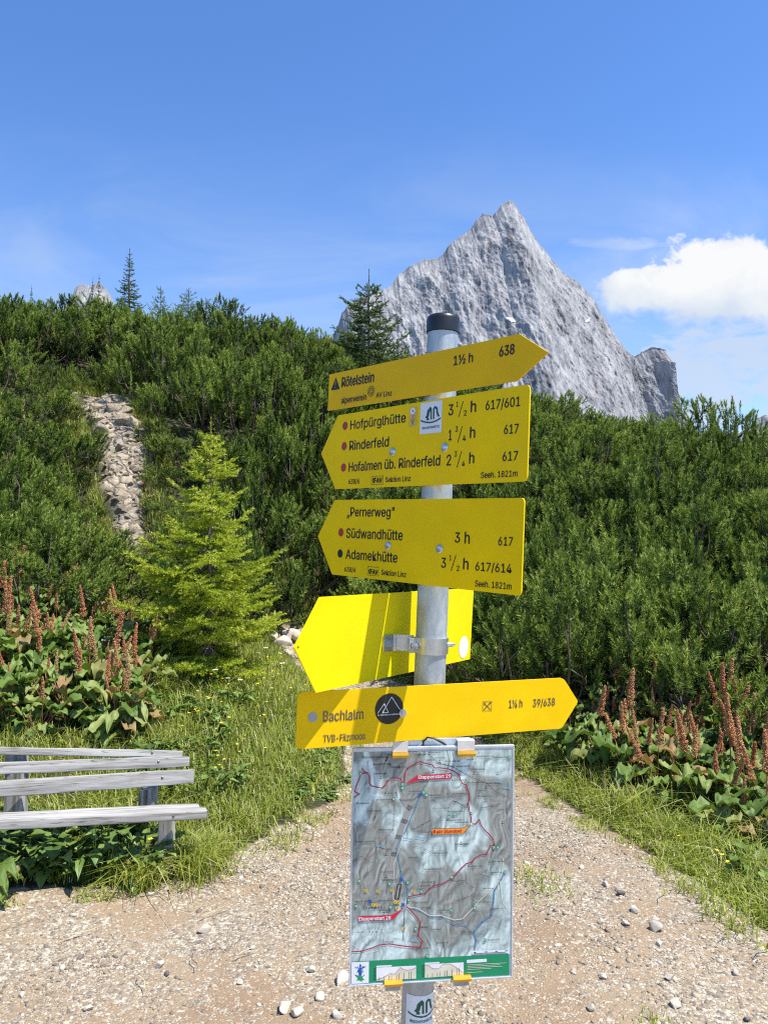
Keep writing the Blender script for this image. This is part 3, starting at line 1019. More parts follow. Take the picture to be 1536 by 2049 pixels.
link('emblem_sticker', bm_mesh('emblem_sticker', bm), [MAT['white'], MAT['green']], b, M)
bm = bmesh.new()
flat_poly(bm, [(-.0323, .0352), (-.0095, .0354), (-.0097, .0738), (-.0323, .0738)], .0005, 0)
for k in range(6):
    a = k * math.pi / 3
    disc(bm, -.021 + .0045 * math.cos(a), .0655 + .0042 * math.sin(a), .0032, .0032, .0009 + k * .00004, 1, 12)
disc(bm, -.021, .0655, .0022, .0022, .0013, 3, 12)
disc(bm, -.0205, .0565, .0035, .0045, .0009, 4, 12)
stroke(bm, [(-.021, .060), (-.0206, .038)], .0018, .0007, 2)
for s in (-1, 1):
    flat_poly(bm, [(-.021, .0375), (-.021 + s * .0075, .053), (-.021 + s * .0025, .047)], .0008, 2)
link('flower_sticker', bm_mesh('flower_sticker', bm), [MAT['myellow'], MAT['white'], MAT['mgreen'], MAT['blue'], MAT['pink']], b, M)
bolt(b, M, -77.8, -11.7)
bolt(b, M, 72.2, -12.6)

# --- board 3
b, M = board([0.06, 1.4862, 1.6212], [0.6416, -0.7657, -0.0453], [0.0402, -0.0254, 0.9989],
             [(-325.7, 0.2), (-266, -81.7), (266.2, -81.7), (266.2, 81.6), (-267.1, 81.8)], [0, 3, 8, 9, 3], MAT['yellow_b'], 'broad yellow arrow board pointing left, lettered Pernerweg, Südwandhütte, Adamekhütte')
letters(b, M, [('„Pernerweg"', -219.6, 46.2, -64.6, 46.8, 19.0), ('Südwandhütte', -219.5, 0.2, -36.7, 0.6, 20.0), ('Adamekhütte', -218.3, -44.6, -49.7, -44.0, 19.5),
               ('3', 107.7, 1.5, 120.2, 1.6, 18.4), ('h', 132.6, 0.8, 144.3, 0.9, 20.7), ('617', 212.4, 0.5, 244.5, 0.6, 14.5), ('3', 74.6, -46.2, 87.0, -45.9, 18.2), ('h', 131.2, -45.8, 143.8, -45.6, 20.0),
               ('617/614', 161.1, -46.0, 244.0, -45.4, 14.9)], None, 0.016)
letters(b, M, [('638/6', -221.2, -72.2, -182.2, -71.8, 9.7), ('Sektion Linz', -97.2, -71.0, -21.8, -71.1, 10.3), ('1', 95.6, -31.6, 100.4, -31.5, 9.3), ('2', 115.2, -49.9, 121.6, -49.7, 9.8), ('Seeh. 1821m', 161.7, -74.0, 244.9, -73.0, 10.7)],
        None, 0.017, extra=slashes([((100.9, -50.2), (111.6, -22.4))], [(-141.5, -74.5, -106.7, -57)]))
letters(b, M, [('ŒAV', -137.7, -71.9, -109, -72.0, 9.7)], None, 0.05)
dot(b, M, -239.2, 11.1, 9.0, MAT['red'])
dot(b, M, -239.0, -34.7, 9.0, MAT['black'])
bolt(b, M, -79.1, -12.3)
bolt(b, M, 69.1, -12.5)

# --- board 4, seen from behind
b, M4 = board([0.0437, 1.5371, 1.4406], [0.5736, 0.8191, -0.0087], [0.0434, -0.0198, 0.9989],
              [(-331.3, 1.3), (-270.5, -80.8), (269, -80.3), (274, 80.6), (-271.4, 81)], [0, 0, 0, 0, 0], MAT['yellow_c'], 'blank bright yellow back of an arrow board pointing left with a white oval')
dot(b, M4, 237, -50, 21, MAT['white'], 'oval_sticker', .0005, 24.5)
dot(b, M4, -322, 1.3, 1.6, MAT['black'], 'rivet_hole', .0005)

# --- board 5
b, M = board([0.105, 1.4729, 1.2995], [0.9195, 0.3925, -0.0217], [0.0351, -0.027, 0.999],
             [(-280.2, 49.6), (-280.2, -50), (279.8, -51), (318.9, 1.2), (280.6, 51.3)], [13, 13, 7, 5, 9], MAT['yellow_d'], 'long golden yellow arrow board pointing right, lettered Bachlalm')


def ex5(bm, z):
    stroke(bm, [(.0933, .0133), (.1132, .0133), (.1135, -.005), (.0938, -.005)], .0008, z, 0, True)
    stroke(bm, [(.0962, .0103), (.1104, -.0022)], .0016, z)
    stroke(bm, [(.1104, .0103), (.0962, -.0022)], .0016, z + .0001)
    flat_poly(bm, [(.0955, .0118), (.0995, .0108), (.0985, .0066), (.0962, .0078)], z + .0002)
    stroke(bm, [(.1118, .0112), (.1075, .0085)], .0024, z + .0002)


letters(b, M, [('Bachlalm', -231.5, -4.3, -155.2, -4.3, 17.9), ('TVB-Filzmoos', -230.1, -41.0, -149.9, -41.5, 12.4), ('1¼ h', 152.7, -2.1, 183.5, -2.3, 15.3), ('39/638', 208.8, -3.2, 261.2, -2.9, 14.7)],
        MAT['greyprint'], 0.016, extra=[ex5])
dot(b, M, -251.1, 4.8, 8.8, MAT['dullgrey'], 'disc_sticker')
bm = bmesh.new()
disc(bm, -.1044, .0110, .0283, .0281, .0006, 0, 40)
for pl in ([(-.1275, .0039), (-.1149, .0210), (-.1061, .0044)], [(-.1178, .0044), (-.1005, .0327), (-.0818, .0066)], [(-.1178, .0044), (-.1061, .0044)]):
    stroke(bm, pl, .0011, .0010, 1)
stroke(bm, [(-.1266, .0006), (-.1245, .0006)], .0016, .0010, 1)
_n0 = len(bm.faces)
bm.from_mesh(bm_mesh('t', text_geo([('outdoorsafety', -122, -0.5, -85, -0.6, 2.6)], 2, .03, .0010)))
bm.faces.ensure_lookup_table()
for f in bm.faces[_n0:]:
    f.material_index = 1
link('round_sticker', bm_mesh('round_sticker', bm), [MAT['black'], MAT['white']], b, M)
bolt(b, M, -78.4, 2.1, 8.2, 5.5, False, 0, 6)

# --- clamp that holds board 4
t_clamp = None
cyl = Vector((0.0, 0, 0))


def pole_local_z(py):
    # height along the pole (local z) seen at photo row py
    best = None
    for k in range(2600):
        z = k / 1000
        p = POLE_M @ Vector((0, 0, z))
        dy = p.y * math.cos(PITCH) + (p.z - CAMZ) * math.sin(PITCH)
        v = 1024.5 - F * ((p.z - CAMZ) * math.cos(PITCH) - p.y * math.sin(PITCH)) / dy
        if best is None or abs(v - py) < best[0]:
            best = (abs(v - py), z)
    return best[1]


zc = pole_local_z(1290)
bm = bmesh.new()
seg, r0, r1, hh = 40, POLE_R + .0004, POLE_R + .0034, .0155
a0, a1 = math.radians(-178), math.radians(20)
ring = []
for i in range(seg + 1):
    a = a0 + (a1 - a0) * i / seg
    ring.append([bm.verts.new((r * math.cos(a), r * math.sin(a), zc + h)) for r, h in ((r0, -hh), (r1, -hh), (r1, hh), (r0, hh))])
for p, q_ in zip(ring, ring[1:]):
    for j in range(4):
        bm.faces.new((p[j], q_[j], q_[(j + 1) % 4], p[(j + 1) % 4]))
bm.faces.new(ring[0])
bm.faces.new(ring[-1][::-1])
clamp = link('clamp', bm_mesh('clamp', bm), MAT['silver'], signpost, POLE_M)
# flanges and the angled bracket running to the plate
bm = bmesh.new()
F1 = Matrix.Translation((-POLE_R - .0075, -.012, zc)) @ Matrix.Rotation(math.radians(38), 4, 'Z')
box_bm(bm, (-.008, -.0015, -.0150), (.012, .0015, .0150), F1, .0006)
F2 = Matrix.Translation((-POLE_R - .0055, -.0185, zc)) @ Matrix.Rotation(math.radians(38), 4, 'Z')
box_bm(bm, (-.010, -.0015, -.0140), (.010, .0015, .0140), F2, .0006)
link('clamp_flange', bm_mesh('clamp_flange', bm), MAT['silver'], clamp, POLE_M)
bm = bmesh.new()
arm = [(-.081, .0012), (-.052, .0012), (-.046, .0040), (-.026, .0330), (-.0235, .0330), (-.043, .0012 + .0070), (-.050, .0042), (-.081, .0042)]
va = [bm.verts.new((x, -.030, z)) for x, z in arm]
vb = [bm.verts.new((x, .001, z)) for x, z in arm]
for i in range(len(arm)):
    bm.faces.new((va[i], vb[i], vb[(i + 1) % len(arm)], va[(i + 1) % len(arm)]))
bm.faces.new(va)
bm.faces.new(vb[::-1])
bmesh.ops.recalc_face_normals(bm, faces=bm.faces)
link('bracket', bm_mesh('bracket', bm), MAT['silver'], clamp, M4)
link('bolt', bm_mesh('bolt', cyl_bolt(.0075, .006, 6, False)), MAT['steel'], clamp, M4 @ Matrix.Translation((-.066, -.0145, .0042)))
link('bolt', bm_mesh('bolt', cyl_bolt(.0062, .007, 6, False)), MAT['silver'], clamp, POLE_M @ Matrix.Translation((-POLE_R - .004, -.0215, zc)) @ Matrix.Rotation(math.radians(38), 4, 'Z') @ Matrix.Rotation(math.radians(90), 4, 'X'))
link('bolt', bm_mesh('bolt', cyl_bolt(.0045, .010, 6, False)), MAT['steel'], clamp, POLE_M @ Matrix.Translation((POLE_R + .0025, .004, zc)) @ Matrix.Rotation(math.radians(80), 4, 'Y'))

# --- sticker wrapped round the foot of the post
bm = bmesh.new()
zs = pole_local_z(2007)
rs, a_mid, half, sh = POLE_R + .0005, math.radians(-90 + 16), math.radians(62), .031


def wrap(x, y, r):
    a = a_mid + x / POLE_R
    return (r * math.cos(a), r * math.sin(a), zs + y)


N = 26
cols = [[bm.verts.new(wrap(-half * POLE_R + 2 * half * POLE_R * i / N, s * sh, rs)) for s in (-1, 1)] for i in range(N + 1)]
for p, q_ in zip(cols, cols[1:]):
    bm.faces.new((p[0], q_[0], q_[1], p[1]))
emblem(bm, -.025, -.010, .050, .034, rs + .0006, 1, lambda x, y, r: wrap(x, y, r))
_n0 = len(bm.faces)
tg = text_geo([('BISCHOFSMÜTZE', -23, -18.5, 23, -18.5, 5.0)], 2, .03, 0)
bmesh.ops.subdivide_edges(tg, edges=[e for e in tg.edges if e.calc_length() > .004], cuts=2)
for v in tg.verts:
    v.co = wrap(v.co.x, v.co.y, rs + .0005)
bm.from_mesh(bm_mesh('t', tg))
bm.faces.ensure_lookup_table()
for f in bm.faces[_n0:]:
    f.material_index = 1
link('post_sticker', bm_mesh('post_sticker', bm), [MAT['white'], MAT['green']], post, POLE_M)
# --- white sticker edge high on the post, right flank
# ------------------------------------------------------------------ map board
MM = frame([0.0909, 1.4624, 1.0221], [0.9932, 0.1161, -0.009], [0.0123, -0.0282, 0.9995])
mapb = link('map_board', plate_mesh('map_board', [(-.1527, -.2158), (.1527, -.2158), (.1527, .2157), (-.1527, .2157)], .004), MAT['alu'], signpost, MM)
label(mapb, 'framed hiking map with red stage routes and a green lower band')
bm = bmesh.new()
flat_poly(bm, [(-.1492, -.2122), (.1482, -.2122), (.1482, .2088), (-.1502, .2088)], .0004)
link('map_sheet', bm_mesh('map_sheet', bm), MAT['map'], mapb, MM)
bm = bmesh.new()
for a, b_, c, d in ((-.1533, .2120, .1533, .2163), (-.1533, -.2164, .1533, -.2136), (-.1533, -.2136, -.1509, .2120), (.1503, -.2136, .1533, .2120)):
    box_bm(bm, (a, b_, -.0045), (c, d, .0016), None, .0006)
link('frame', bm_mesh('frame', bm), MAT['alu'], mapb, MM)
PR = [MAT[k] for k in ('black', 'route', 'pink', 'blue', 'cream', 'greymap', 'signred', 'orange', 'bandgreen', 'white', 'mgreen', 'myellow', 'pblue', 'cyan')]
BK, RT, PK, BL, CR, GM, SR, OR, BG, WH, MG, MY, PB, CY = range(14)
bm = bmesh.new()
mm = lambda pts: [(x / 1e3, y / 1e3) for x, y in pts]
stroke(bm, mm([(-57.4, 121.7), (-44.4, 104.5), (-54.8, 79.7), (-65.1, 50.8), (-73.2, 19.8), (-79.1, -21.6)]), .012, .0007, GM)
for pts, w, c, z in [
    ([(-27.5, 124), (-33.7, 104.2), (-40, 91.8), (-50.3, 65), (-62.9, 44.5), (-69.1, 30.1), (-65.7, 17.5), (-60.1, -11.9), (-57.8, -24.5), (-51.3, -32.1), (-46.9, -44.7), (-47.7, -69.7)], .0022, BL, .0009),
    ([(136.6, -20.5), (125.8, -41.3), (117.2, -53.6), (115.2, -76.7), (111.1, -99.7), (93.7, -111.6), (78.7, -128.7), (83.2, -144.7), (80.1, -161.3)], .0030, BL, .0009),
    ([(-40.1, -78.4), (-18.7, -87.6), (-1.4, -98.9), (17.9, -100.8), (39.6, -113.3), (61.2, -116.4), (74.4, -128.5)], .0014, BL, .0009),
    ([(-44.4, -77.1), (-27.3, -81), (-5.8, -94.5), (15.7, -95.4), (41.7, -105), (56.8, -103.6), (74, -87.6), (86.9, -73.4), (115, -49.3), (130.1, -28.8), (134, 5)], .0016, CR, .0010),
    ([(-52, 75), (-62, 35), (-74, 0), (-73, -22), (-75, -60), (-60, -72)], .0010, CR, .0010),
    ([(122, -60), (126, -30), (133, -75), (147, -95)], .0010, CR, .0010),
    ([(-51.9, -75.8), (-54.3, -138)], .0008, BK, .0010),
    ([(-9, 200.3), (8.4, 186.2), (38.8, 176), (69.4, 158.4), (102.2, 144.8), (117.7, 129.6), (146.4, 116)], .0006, BK, .0010),
    ([(-148, -140), (-120, -158), (-95, -152)], .0008, CR, .0010),
    ([(-120, -95), (-100, -110), (-105, -135), (-125, -140), (-135, -120), (-118, -112)], .0006, GM, .0010),
    ([(-60, -110), (-85, -95), (-95, -120), (-80, -135)], .0006, GM, .0010),
    ([(-14, -104), (-6, -120), (-2, -140)], .0006, GM, .0010),
    ([(8, -104), (12, -124)], .0006, GM, .0010),
    ([(100, -105), (120, -100), (140, -112)], .0006, GM, .0010), ([(98, -112), (118, -108), (142, -122)], .0006, GM, .0010), ([(96, -119), (116, -116), (140, -132)], .0006, GM, .0010),
    ([(-22, 60), (-8, 40), (15, 32), (10, 12)], .0006, GM, .0010), ([(-40, 35), (-20, 30), (-5, 22), (25, 25)], .0008, GM, .0010),
    ([(-5, 125), (10, 112), (30, 118), (48, 108)], .0006, GM, .0010), ([(-34, -12), (-10, -22), (20, -12)], .0006, GM, .0010),
    ([(-130, -30), (-118, -18), (-120, 0), (-105, 10)], .0006, CR, .0010), ([(-96, 95), (-102, 75), (-118, 70)], .0006, GM, .0010),
    ([(-100, 105), (-84, 118), (-70, 112)], .0006, GM, .0010), ([(90, -20), (110, -26), (118, -44)], .0006, CR, .0010),
    ([(-134.4, 179), (-131.2, 172.7), (-124.8, 170.4), (-120.5, 163), (-120.4, 150.5), (-116.1, 146.2), (-106.5, 143.9), (-98, 142), (-91.7, 146.6), (-87.6, 154.9), (-81.3, 158.9), (-72.8, 159.8), (-64.2, 159.1), (-58.8, 151)], .0019, RT, .0012),
    ([(-125.9, 170.5), (-136.4, 168.6), (-140.5, 157.3), (-145.6, 144.9), (-147.6, 136.6), (-139.1, 132.3), (-148.3, 126.3)], .0019, RT, .0012),
    ([(-55.6, 151), (-54.7, 167.7), (-50.6, 177.1), (-41, 182.5), (-32.5, 187.1), (-26.1, 189.1), (-19.6, 186.2), (-8.8, 183.9), (-3.4, 182.3), (.9, 176.5), (10.6, 176.7), (25.8, 174.2), (36.7, 170.2), (47.6, 163.1), (49.8, 154.6), (54.3, 146.1),
      (60.8, 143.8), (63.1, 135.3), (67.5, 126.7), (67.6, 116.1), (64.4, 109.8), (66.7, 101.3), (68.9, 90.7), (71.2, 82.2), (71.3, 71.6), (78.9, 70.3), (86.5, 78.5), (91, 66.7), (97.6, 58.1), (105.3, 51.5), (114.2, 40.6), (116.4, 29.9), (108.8, 29.1),
      (102.3, 17.7), (101.3, 13.5), (90.4, 12.9), (79.5, 8), (73.1, -.2), (63.3, -1.9), (53.7, -10), (36.6, -28.2), (17.3, -37.9), (2.2, -40.5), (-6.3, -45.4), (-14.8, -54.4), (-27.6, -56), (-44.6, -58.4), (-48, -72)], .0019, RT, .0012),
    ([(-48.7, -76.9), (-42.2, -82.4), (-35.7, -90), (-27.1, -99.8), (-22.7, -108.3), (-24.7, -120.7), (-26.7, -131), (-18.1, -141.9), (-22.2, -152.1), (-43.5, -150), (-60.6, -147), (-79.7, -143), (-98.7, -144.1), (-111.3, -148.7), (-132.2, -153.8), (-148.9, -154)], .0019, RT, .0012)]:
    stroke(bm, mm(pts), w, z, c)
dp = [(-72.2, 115.8), (-74.1, 92.9), (-74.8, 65.8), (-84.2, 55.6), (-103.1, 39.6), (-109.2, 23.2), (-132.2, 9.5)]
for (a, b_), (c, d) in zip(dp, dp[1:]):
    n = max(2, int(math.hypot(c - a, d - b_) / 2.6))
    for k in range(n):
        disc(bm, (a + (c - a) * k / n) / 1e3, (b_ + (d - b_) * k / n) / 1e3, .0008, .0008, .0012, RT, 6)
for x0, x1, y, n in ((-141, -99, 72, 9), (-145, -105, 12, 12), (118, 146, 90, 8), (48, 80, -42, 9), (30, 70, 108, 12)):
    for k in range(n):
        disc(bm, (x0 + (x1 - x0) * k / n) / 1e3, (y + 6 * math.sin(k * .5)) / 1e3, .0008, .0008, .0012, BK, 6)
flat_poly(bm, mm([(-54.5, 147.8), (-31.8, 164), (33.5, 166), (33.6, 156.3), (-29.6, 154.5)]), .0014, SR)
flat_poly(bm, mm([(-138.3, -89.6), (-76.1, -90.7), (-52.9, -77.8), (-74.9, -99.7), (-138.1, -99.3)]), .0014, SR)
flat_poly(bm, mm([(-2.8, 64.5), (56.2, 64.3), (70.2, 70.6), (56.3, 53.5), (-2, 53.5)]), .0014, OR)
stroke(bm, mm([(-2.8, 64.5), (56.2, 64.3), (70.2, 70.6), (56.3, 53.5), (-2, 53.5)]), .0005, .0015, BK, True)
disc(bm, .0712, .0712, .0025, .0025, .0015, CR, 12)
flat_poly(bm, mm([(-149.1, -171.9), (146.9, -172.7), (147.3, -212), (-149, -212)]), .0008, BG)
flat_poly(bm, mm([(-149.1, -172.9), (-117.2, -173.1), (-117.1, -211.8), (-148.9, -211.8)]), .0011, WH)
for pts in ([(-103.4, -184.8), (-29.9, -184.9), (-29.7, -208.8), (-103.1, -209)], [(-13.3, -183.7), (59.7, -183.7), (60, -207.4), (-13, -208.3)], [(65.8, -179.5), (103.5, -179.3), (103.6, -185.2), (65.8, -185.7)], [(75.8, -163.6), (144.5, -164.5), (144.5, -170.4), (75.8, -169.9)],
            [(-103.4, -181.5), (-75, -181.6), (-75, -184.2), (-103.4, -184.2)], [(-13.3, -180.6), (14, -180.6), (14, -183.2), (-13.3, -183.2)]):
    flat_poly(bm, mm(pts), .0011, WH)
stroke(bm, mm([(79, -168.5), (139, -168.9)]), .0009, .0013, BK)
for x in (79, 100, 120, 139):
    stroke(bm, mm([(x, -166.4), (x + 4, -166.5)]), .0012, .0013, BK)
for x0, y0, prof in ((-103, -208.5, [(0, 2), (9, 4), (18, 8), (26, 12), (33, 10), (40, 17), (44, 22), (50, 18), (58, 16), (66, 17), (72, 20)]), (-13, -207.5, [(0, 22), (7, 22), (12, 17), (18, 15), (26, 15), (32, 21), (38, 23), (48, 22), (55, 18), (62, 13), (68, 8), (72, 5)])):
    flat_poly(bm, mm([(x0, y0)] + [(x0 + a, y0 + h) for a, h in prof] + [(x0 + 72, y0)]), .0012, CR)
    stroke(bm, mm([(x0 + a, y0 + h) for a, h in prof]), .0007, .0014, PK)
    for k in range(9):
        xx = x0 + 5 + k * 7.3 + (k * 37 % 5)
        hh_ = 6 + (k * 53 % 13)
        stroke(bm, mm([(xx, y0 + .5), (xx, y0 + hh_)]), .0006, .0015, BK)
    for k in range(9):
        stroke(bm, mm([(x0 - 5.5, y0 + 2 + k * 2.5), (x0 - 1.5, y0 + 2 + k * 2.5)]), .0007, .0011, BK)
for k, (yv, x1) in enumerate(((-188.8, 141), (-191.6, 128), (-194.6, 133), (-197.4, 112), (-203, 95))):
    stroke(bm, mm([(67, yv), (x1, yv)]), .0008, .0011, CR)
# gentian: petals, calyx and leaves
fx_, fy_ = -133, -188
for k in range(5):
    a = math.pi / 2 + k * 2 * math.pi / 5
    flat_poly(bm, mm([(fx_, fy_ + 1), (fx_ + 5 * math.cos(a - .4), fy_ + 4 + 4.6 * math.sin(a - .4)), (fx_ + 11.5 * math.cos(a), fy_ + 3 + 9.5 * math.sin(a)), (fx_ + 5 * math.cos(a + .4), fy_ + 4 + 4.6 * math.sin(a + .4))]), .0013 + k * .00003, CY if k % 2 else PB)
disc(bm, fx_ / 1e3, (fy_ + 2.5) / 1e3, .0028, .0022, .0016, PB, 12)
flat_poly(bm, mm([(fx_ - 4, fy_ + 1), (fx_ + 4, fy_ + 1), (fx_ + 2.4, fy_ - 10), (fx_ - 2.4, fy_ - 10)]), .00125, PB)
for a, b_ in ((-10.5, -7), (-8, -18), (9.5, -8), (8, -18), (-3, -21), (4, -21)):
    flat_poly(bm, mm([(fx_ - 2, fy_ - 18), (fx_ + a, fy_ + b_), (fx_ + 2, fy_ - 11)]), .00122 + abs(a) * .000003, MG)
for x, y in [(-137.5, 169.7), (-58.8, 147.9), (-58.7, 141.6), (-74.9, 121.5), (-19, 132.2), (-13.6, 127.2), (29.3, 85.6), (39.2, 90.1), (115.4, 26.2), (123.1, 25.9), (35.4, -25.7), (137.7, -20.6), (143.6, 193.2), (-137, -26.1), (-81, -32.9), (-47.1, -32.2), (-20.8, -50),
             (-44.5, -64.6), (-142.1, -71.4), (-78.4, -76.3), (35, -86.9), (80, -84), (-31.1, -117.9), (100.2, -144.9), (-8.8, -168.8)]:
    s = 2.9
    flat_poly(bm, mm([(x - s, y - s), (x + s, y - s), (x + s, y + s), (x - s, y + s)]), .0014, MG)
    stroke(bm, mm([(x - 1.7, y - 1.7), (x + 1.7, y + 1.7)]), .0007, .0016, WH)
    stroke(bm, mm([(x - 1.7, y + 1.7), (x + 1.7, y - 1.7)]), .0007, .0017, WH)
for x, y in [(-25.4, 128.1), (-59.9, -27.1), (-116.5, -64.3), (-55.5, -73.1)]:
    flat_poly(bm, mm([(x - 3, y - 3), (x + 3, y - 3), (x + 3, y + 3), (x - 3, y + 3)]), .0014, PB)
for x, y in [(-124.2, -44.3), (-101.6, -46), (-76.2, -45.6), (-36.2, -48.7), (-111.2, -70.7), (-104.9, -71), (-70, -67.1), (-64.1, -67.3), (-66.1, -78.3), (-52.9, -116.3)]:
    flat_poly(bm, mm([(x - 2.8, y - 2.8), (x + 2.8, y - 2.8), (x + 2.8, y + 2.8), (x - 2.8, y + 2.8)]), .0014, MY)
    stroke(bm, mm([(x - 1.2, y - 1.6), (x + 1, y + 1.6)]), .0009, .0016, BK)
for x, y in [(-88, 200), (-82, 186), (-66, 182), (-99, 163), (-27, 204.5), (-10, 205.5), (10, 190), (76, 167), (121, 165), (99, 140), (98, 115), (71, 92), (52.5, 38), (-2, 172), (131, 74), (-110, 91), (-88, 22), (-88, -18), (21, -150)]:
    flat_poly(bm, mm([(x - 1.3, y - 1), (x + 1.3, y - 1), (x, y + 1.5)]), .0014, BK)
    stroke(bm, mm([(x - 2, y - 3.6), (x + 2, y - 3.7)]), .0010, .0013, BK)
stroke(bm, mm([(-59, -36), (-66, -36), (-70, -62), (-64, -62), (-59, -36)]), .0016, .0012, BK)
for x, y in ((-48, 49), (-25, 50), (125, 150), (140, 138), (-35, -137), (-98, 38)):
    stroke(bm, mm([(x - 8, y), (x + 8, y - 3)]), .0016, .0012, CY)
fb = len(bm.faces)
NAMES = [('Bischofsmütze', -134.7, 197, -88.1, 197, 4.1), ('2454', -92.8, 202, -83.5, 202, 2.7), ('Kl', -91.2, 191, -85.9, 191, 3.7), ('Kampfbrunnsp.', -113.4, 184.6, -80.5, 184.6, 3.1), ('Mosermandl', -80.4, 178.6, -52.7, 178.6, 3.1), ('Leckkogel', -112.1, 167.2, -89.4, 167.2, 3.4),
         ('Steiglkogel', -39.1, 200.8, -15.5, 200.8, 2.9), ('Wasenkogl', -8.6, 204, 12.1, 204, 2.6), ('Schlund', -14.9, 190.2, .8, 190.2, 3), ('Sommeratt', .1, 194, 20.2, 194, 2.8), ('Sommerkogel', 21.3, 187.2, 49.5, 187.2, 3), ('Leckgangsrtl', 39.8, 177.5, 65.9, 177.5, 3),
         ('Gosausteinkamm', 3, 184.5, 38.7, 176.5, 3.4), ('Hochkesseleck', 67.1, 171, 97.2, 171, 3.2), ('Kreidenbachsattel', 81, 195, 113.8, 195, 2.8), ('Adamekhütte', 112.8, 192.2, 140.3, 192.2, 3), ('Torstein', 58.2, 189.3, 76.7, 189.3, 3.1), ('R i n d e r f e l d', 33.6, 151.7, 61.8, 151.7, 2.7),
         ('Hochkesselkopf', 64, 146.6, 96.8, 146.6, 2.7), ('E i s k a r l', 79.4, 131.5, 96.9, 131.5, 2.9), ('Diekarlspitz', 99, 144.3, 124.2, 144.3, 3), ('Windlegerscharte', 82.8, 120.7, 110.1, 120.7, 2.7), ('Im  Lammerach', 24.1, 126.5, 61, 126.5, 3.2), ('Unterhofalm', -46.9, 133.3, -23.3, 133.3, 2.8),
         ('Oberhofalm', -9.3, 125, 14.4, 125, 2.9), ('Kirchgasshütte', -107.3, 119.6, -77.6, 119.6, 2.9), ('A u a l m', -92.6, 131.2, -69.2, 131.2, 3.2), ('Mosbalm', -63.7, 117.5, -45.6, 117.5, 2.9), ('Rinnkessel', -144.1, 113.9, -120.9, 113.9, 2.9), ('S u l z e n a l m', -1.9, 100.5, 29.8, 100.5, 3),
         ('Wallehenhütte', 26.6, 93.8, 55.9, 93.8, 2.9), ('Krahlehenhütten', 24.2, 78, 55, 78, 2.8), ('Sulzenhals', 40.9, 73.2, 67, 73.2, 3.2), ('Rötelstein', 41.3, 32.6, 66.3, 32.6, 3.8), ('Sulzenbach', 36.2, 113.5, 59, 104, 2.8), ('Haidegg', -122.9, 99.3, -98.6, 99.3, 3), ('Halsriegelalm', -143.2, 43.8, -110.5, 43.8, 2.7),
         ('Hachau', -96.6, 28.8, -79.7, 28.8, 2.9), ('Schwarzenwald', -37.5, 63, -6.4, 79, 2.9), ('Moosalm', -21.4, 57.5, -5.3, 57.5, 2.8), ('Gerlegg', -46.5, 11.3, -29.4, 11.3, 3), ('Neuhausgründe', -.6, 18, 28.5, 18, 2.7), ('Kinzental', 65.6, -8.7, 92.8, -8.7, 2.7), ('Lehen', 105.8, -1.7, 134.3, -1.7, 2.7),
         ('Oberhof', 104.9, -21.8, 136.6, -21.8, 2.7), ('Hinterlangegg', -17.4, -10.8, 15.9, -10.8, 2.7), ('Aschau', -98.2, -12.8, -73.9, -12.8, 2.7), ('Rettegg', -101.3, 64.2, -75.9, 64.2, 2.9), ('Windischkopf', 89.6, 99, 113.6, 102, 2.7), ('Klaushofer', -92.7, -28, -66.2, -28, 2.9),
         ('O b e r b e r g', -25.7, -35.3, 4.3, -35.3, 4.4), ('Filzmoos', -38.1, -72, -10.3, -72, 4.2), ('Ü b e r m o o s', -131.1, -77.8, -88.9, -77.8, 4.2), ('Hammerhof', -101, -82.4, -81.5, -82.4, 2.7), ('Cilehof', -97.3, -86.8, -80.4, -86.8, 2.9), ('Aumühle', -27.7, -41.5, -4.2, -41.5, 2.8), ('Ziegelhof', 34.5, -34.5, 60.4, -34.5, 2.7),
         ('H a c h a u', 81.4, -75.9, 110.9, -75.9, 3.4), ('Schattbauer', 9.2, -87.4, 32.9, -87.4, 2.7), ('Hinterwald', 45.6, -72, 80.3, -60, 3), ('Scharfegg', -20.9, -81.4, -3.8, -81.4, 2.7), ('Oberhaus', -3.3, -122, 17.1, -122, 2.9), ('Mooskopf', 8.8, -147.2, 31.3, -147.2, 3.3), ('Eckwald', 106, -146.4, 126.8, -146.4, 2.9),
         ('Mooslehen', -28.6, -155.5, -5.1, -155.5, 2.9), ('Hahnegg', -89.2, -140.6, -72.3, -140.6, 2.9), ('H a l l e g g', -139.3, -120.8, -103.2, -120.8, 2.9), ('Neuberg', 94.3, -50.6, 115, -50.6, 2.7), ('Gasthof', -143.8, -64.7, -119.7, -64.7, 2.7), ('Dorfmühle', -99.7, -65.5, -76.3, -65.5, 2.7), ('Waldhof', -22.6, -117.2, -7.6, -117.2, 2.7),
         ('Brunnhof', -29.5, -171, -12.4, -171, 2.4), ('Rossbrand', 54.9, -129.2, 74.4, -129.2, 2.8), ('Schwaighof', 107.7, -88.8, 131.7, -88.8, 2.7)]
bm.from_mesh(bm_mesh('t', text_geo(NAMES, 1, 0.012, .0013)))
bm.faces.ensure_lookup_table()
for f in bm.faces[fb:]:
    f.material_index = BK
fb = len(bm.faces)
bm.from_mesh(bm_mesh('t', text_geo([('Etappenstart 28', -136.7, -97.6, -78, -98.2, 6.0), ('Etappenstart 29', -29.5, 157.6, 31.5, 158.4, 6.0)], 2, 0.03, .0017)))
bm.faces.ensure_lookup_table()
for f in bm.faces[fb:]:
    f.material_index = WH
fb = len(bm.faces)
bm.from_mesh(bm_mesh('t', text_geo([('Dein Standort', 0.1, 56.3, 53.4, 56.3, 6.0)], 2, 0.03, .0017)))
bm.faces.ensure_lookup_table()
for f in bm.faces[fb:]:
    f.material_index = SR
link('map_print', bm_mesh('map_print', bm), PR, mapb, MM)


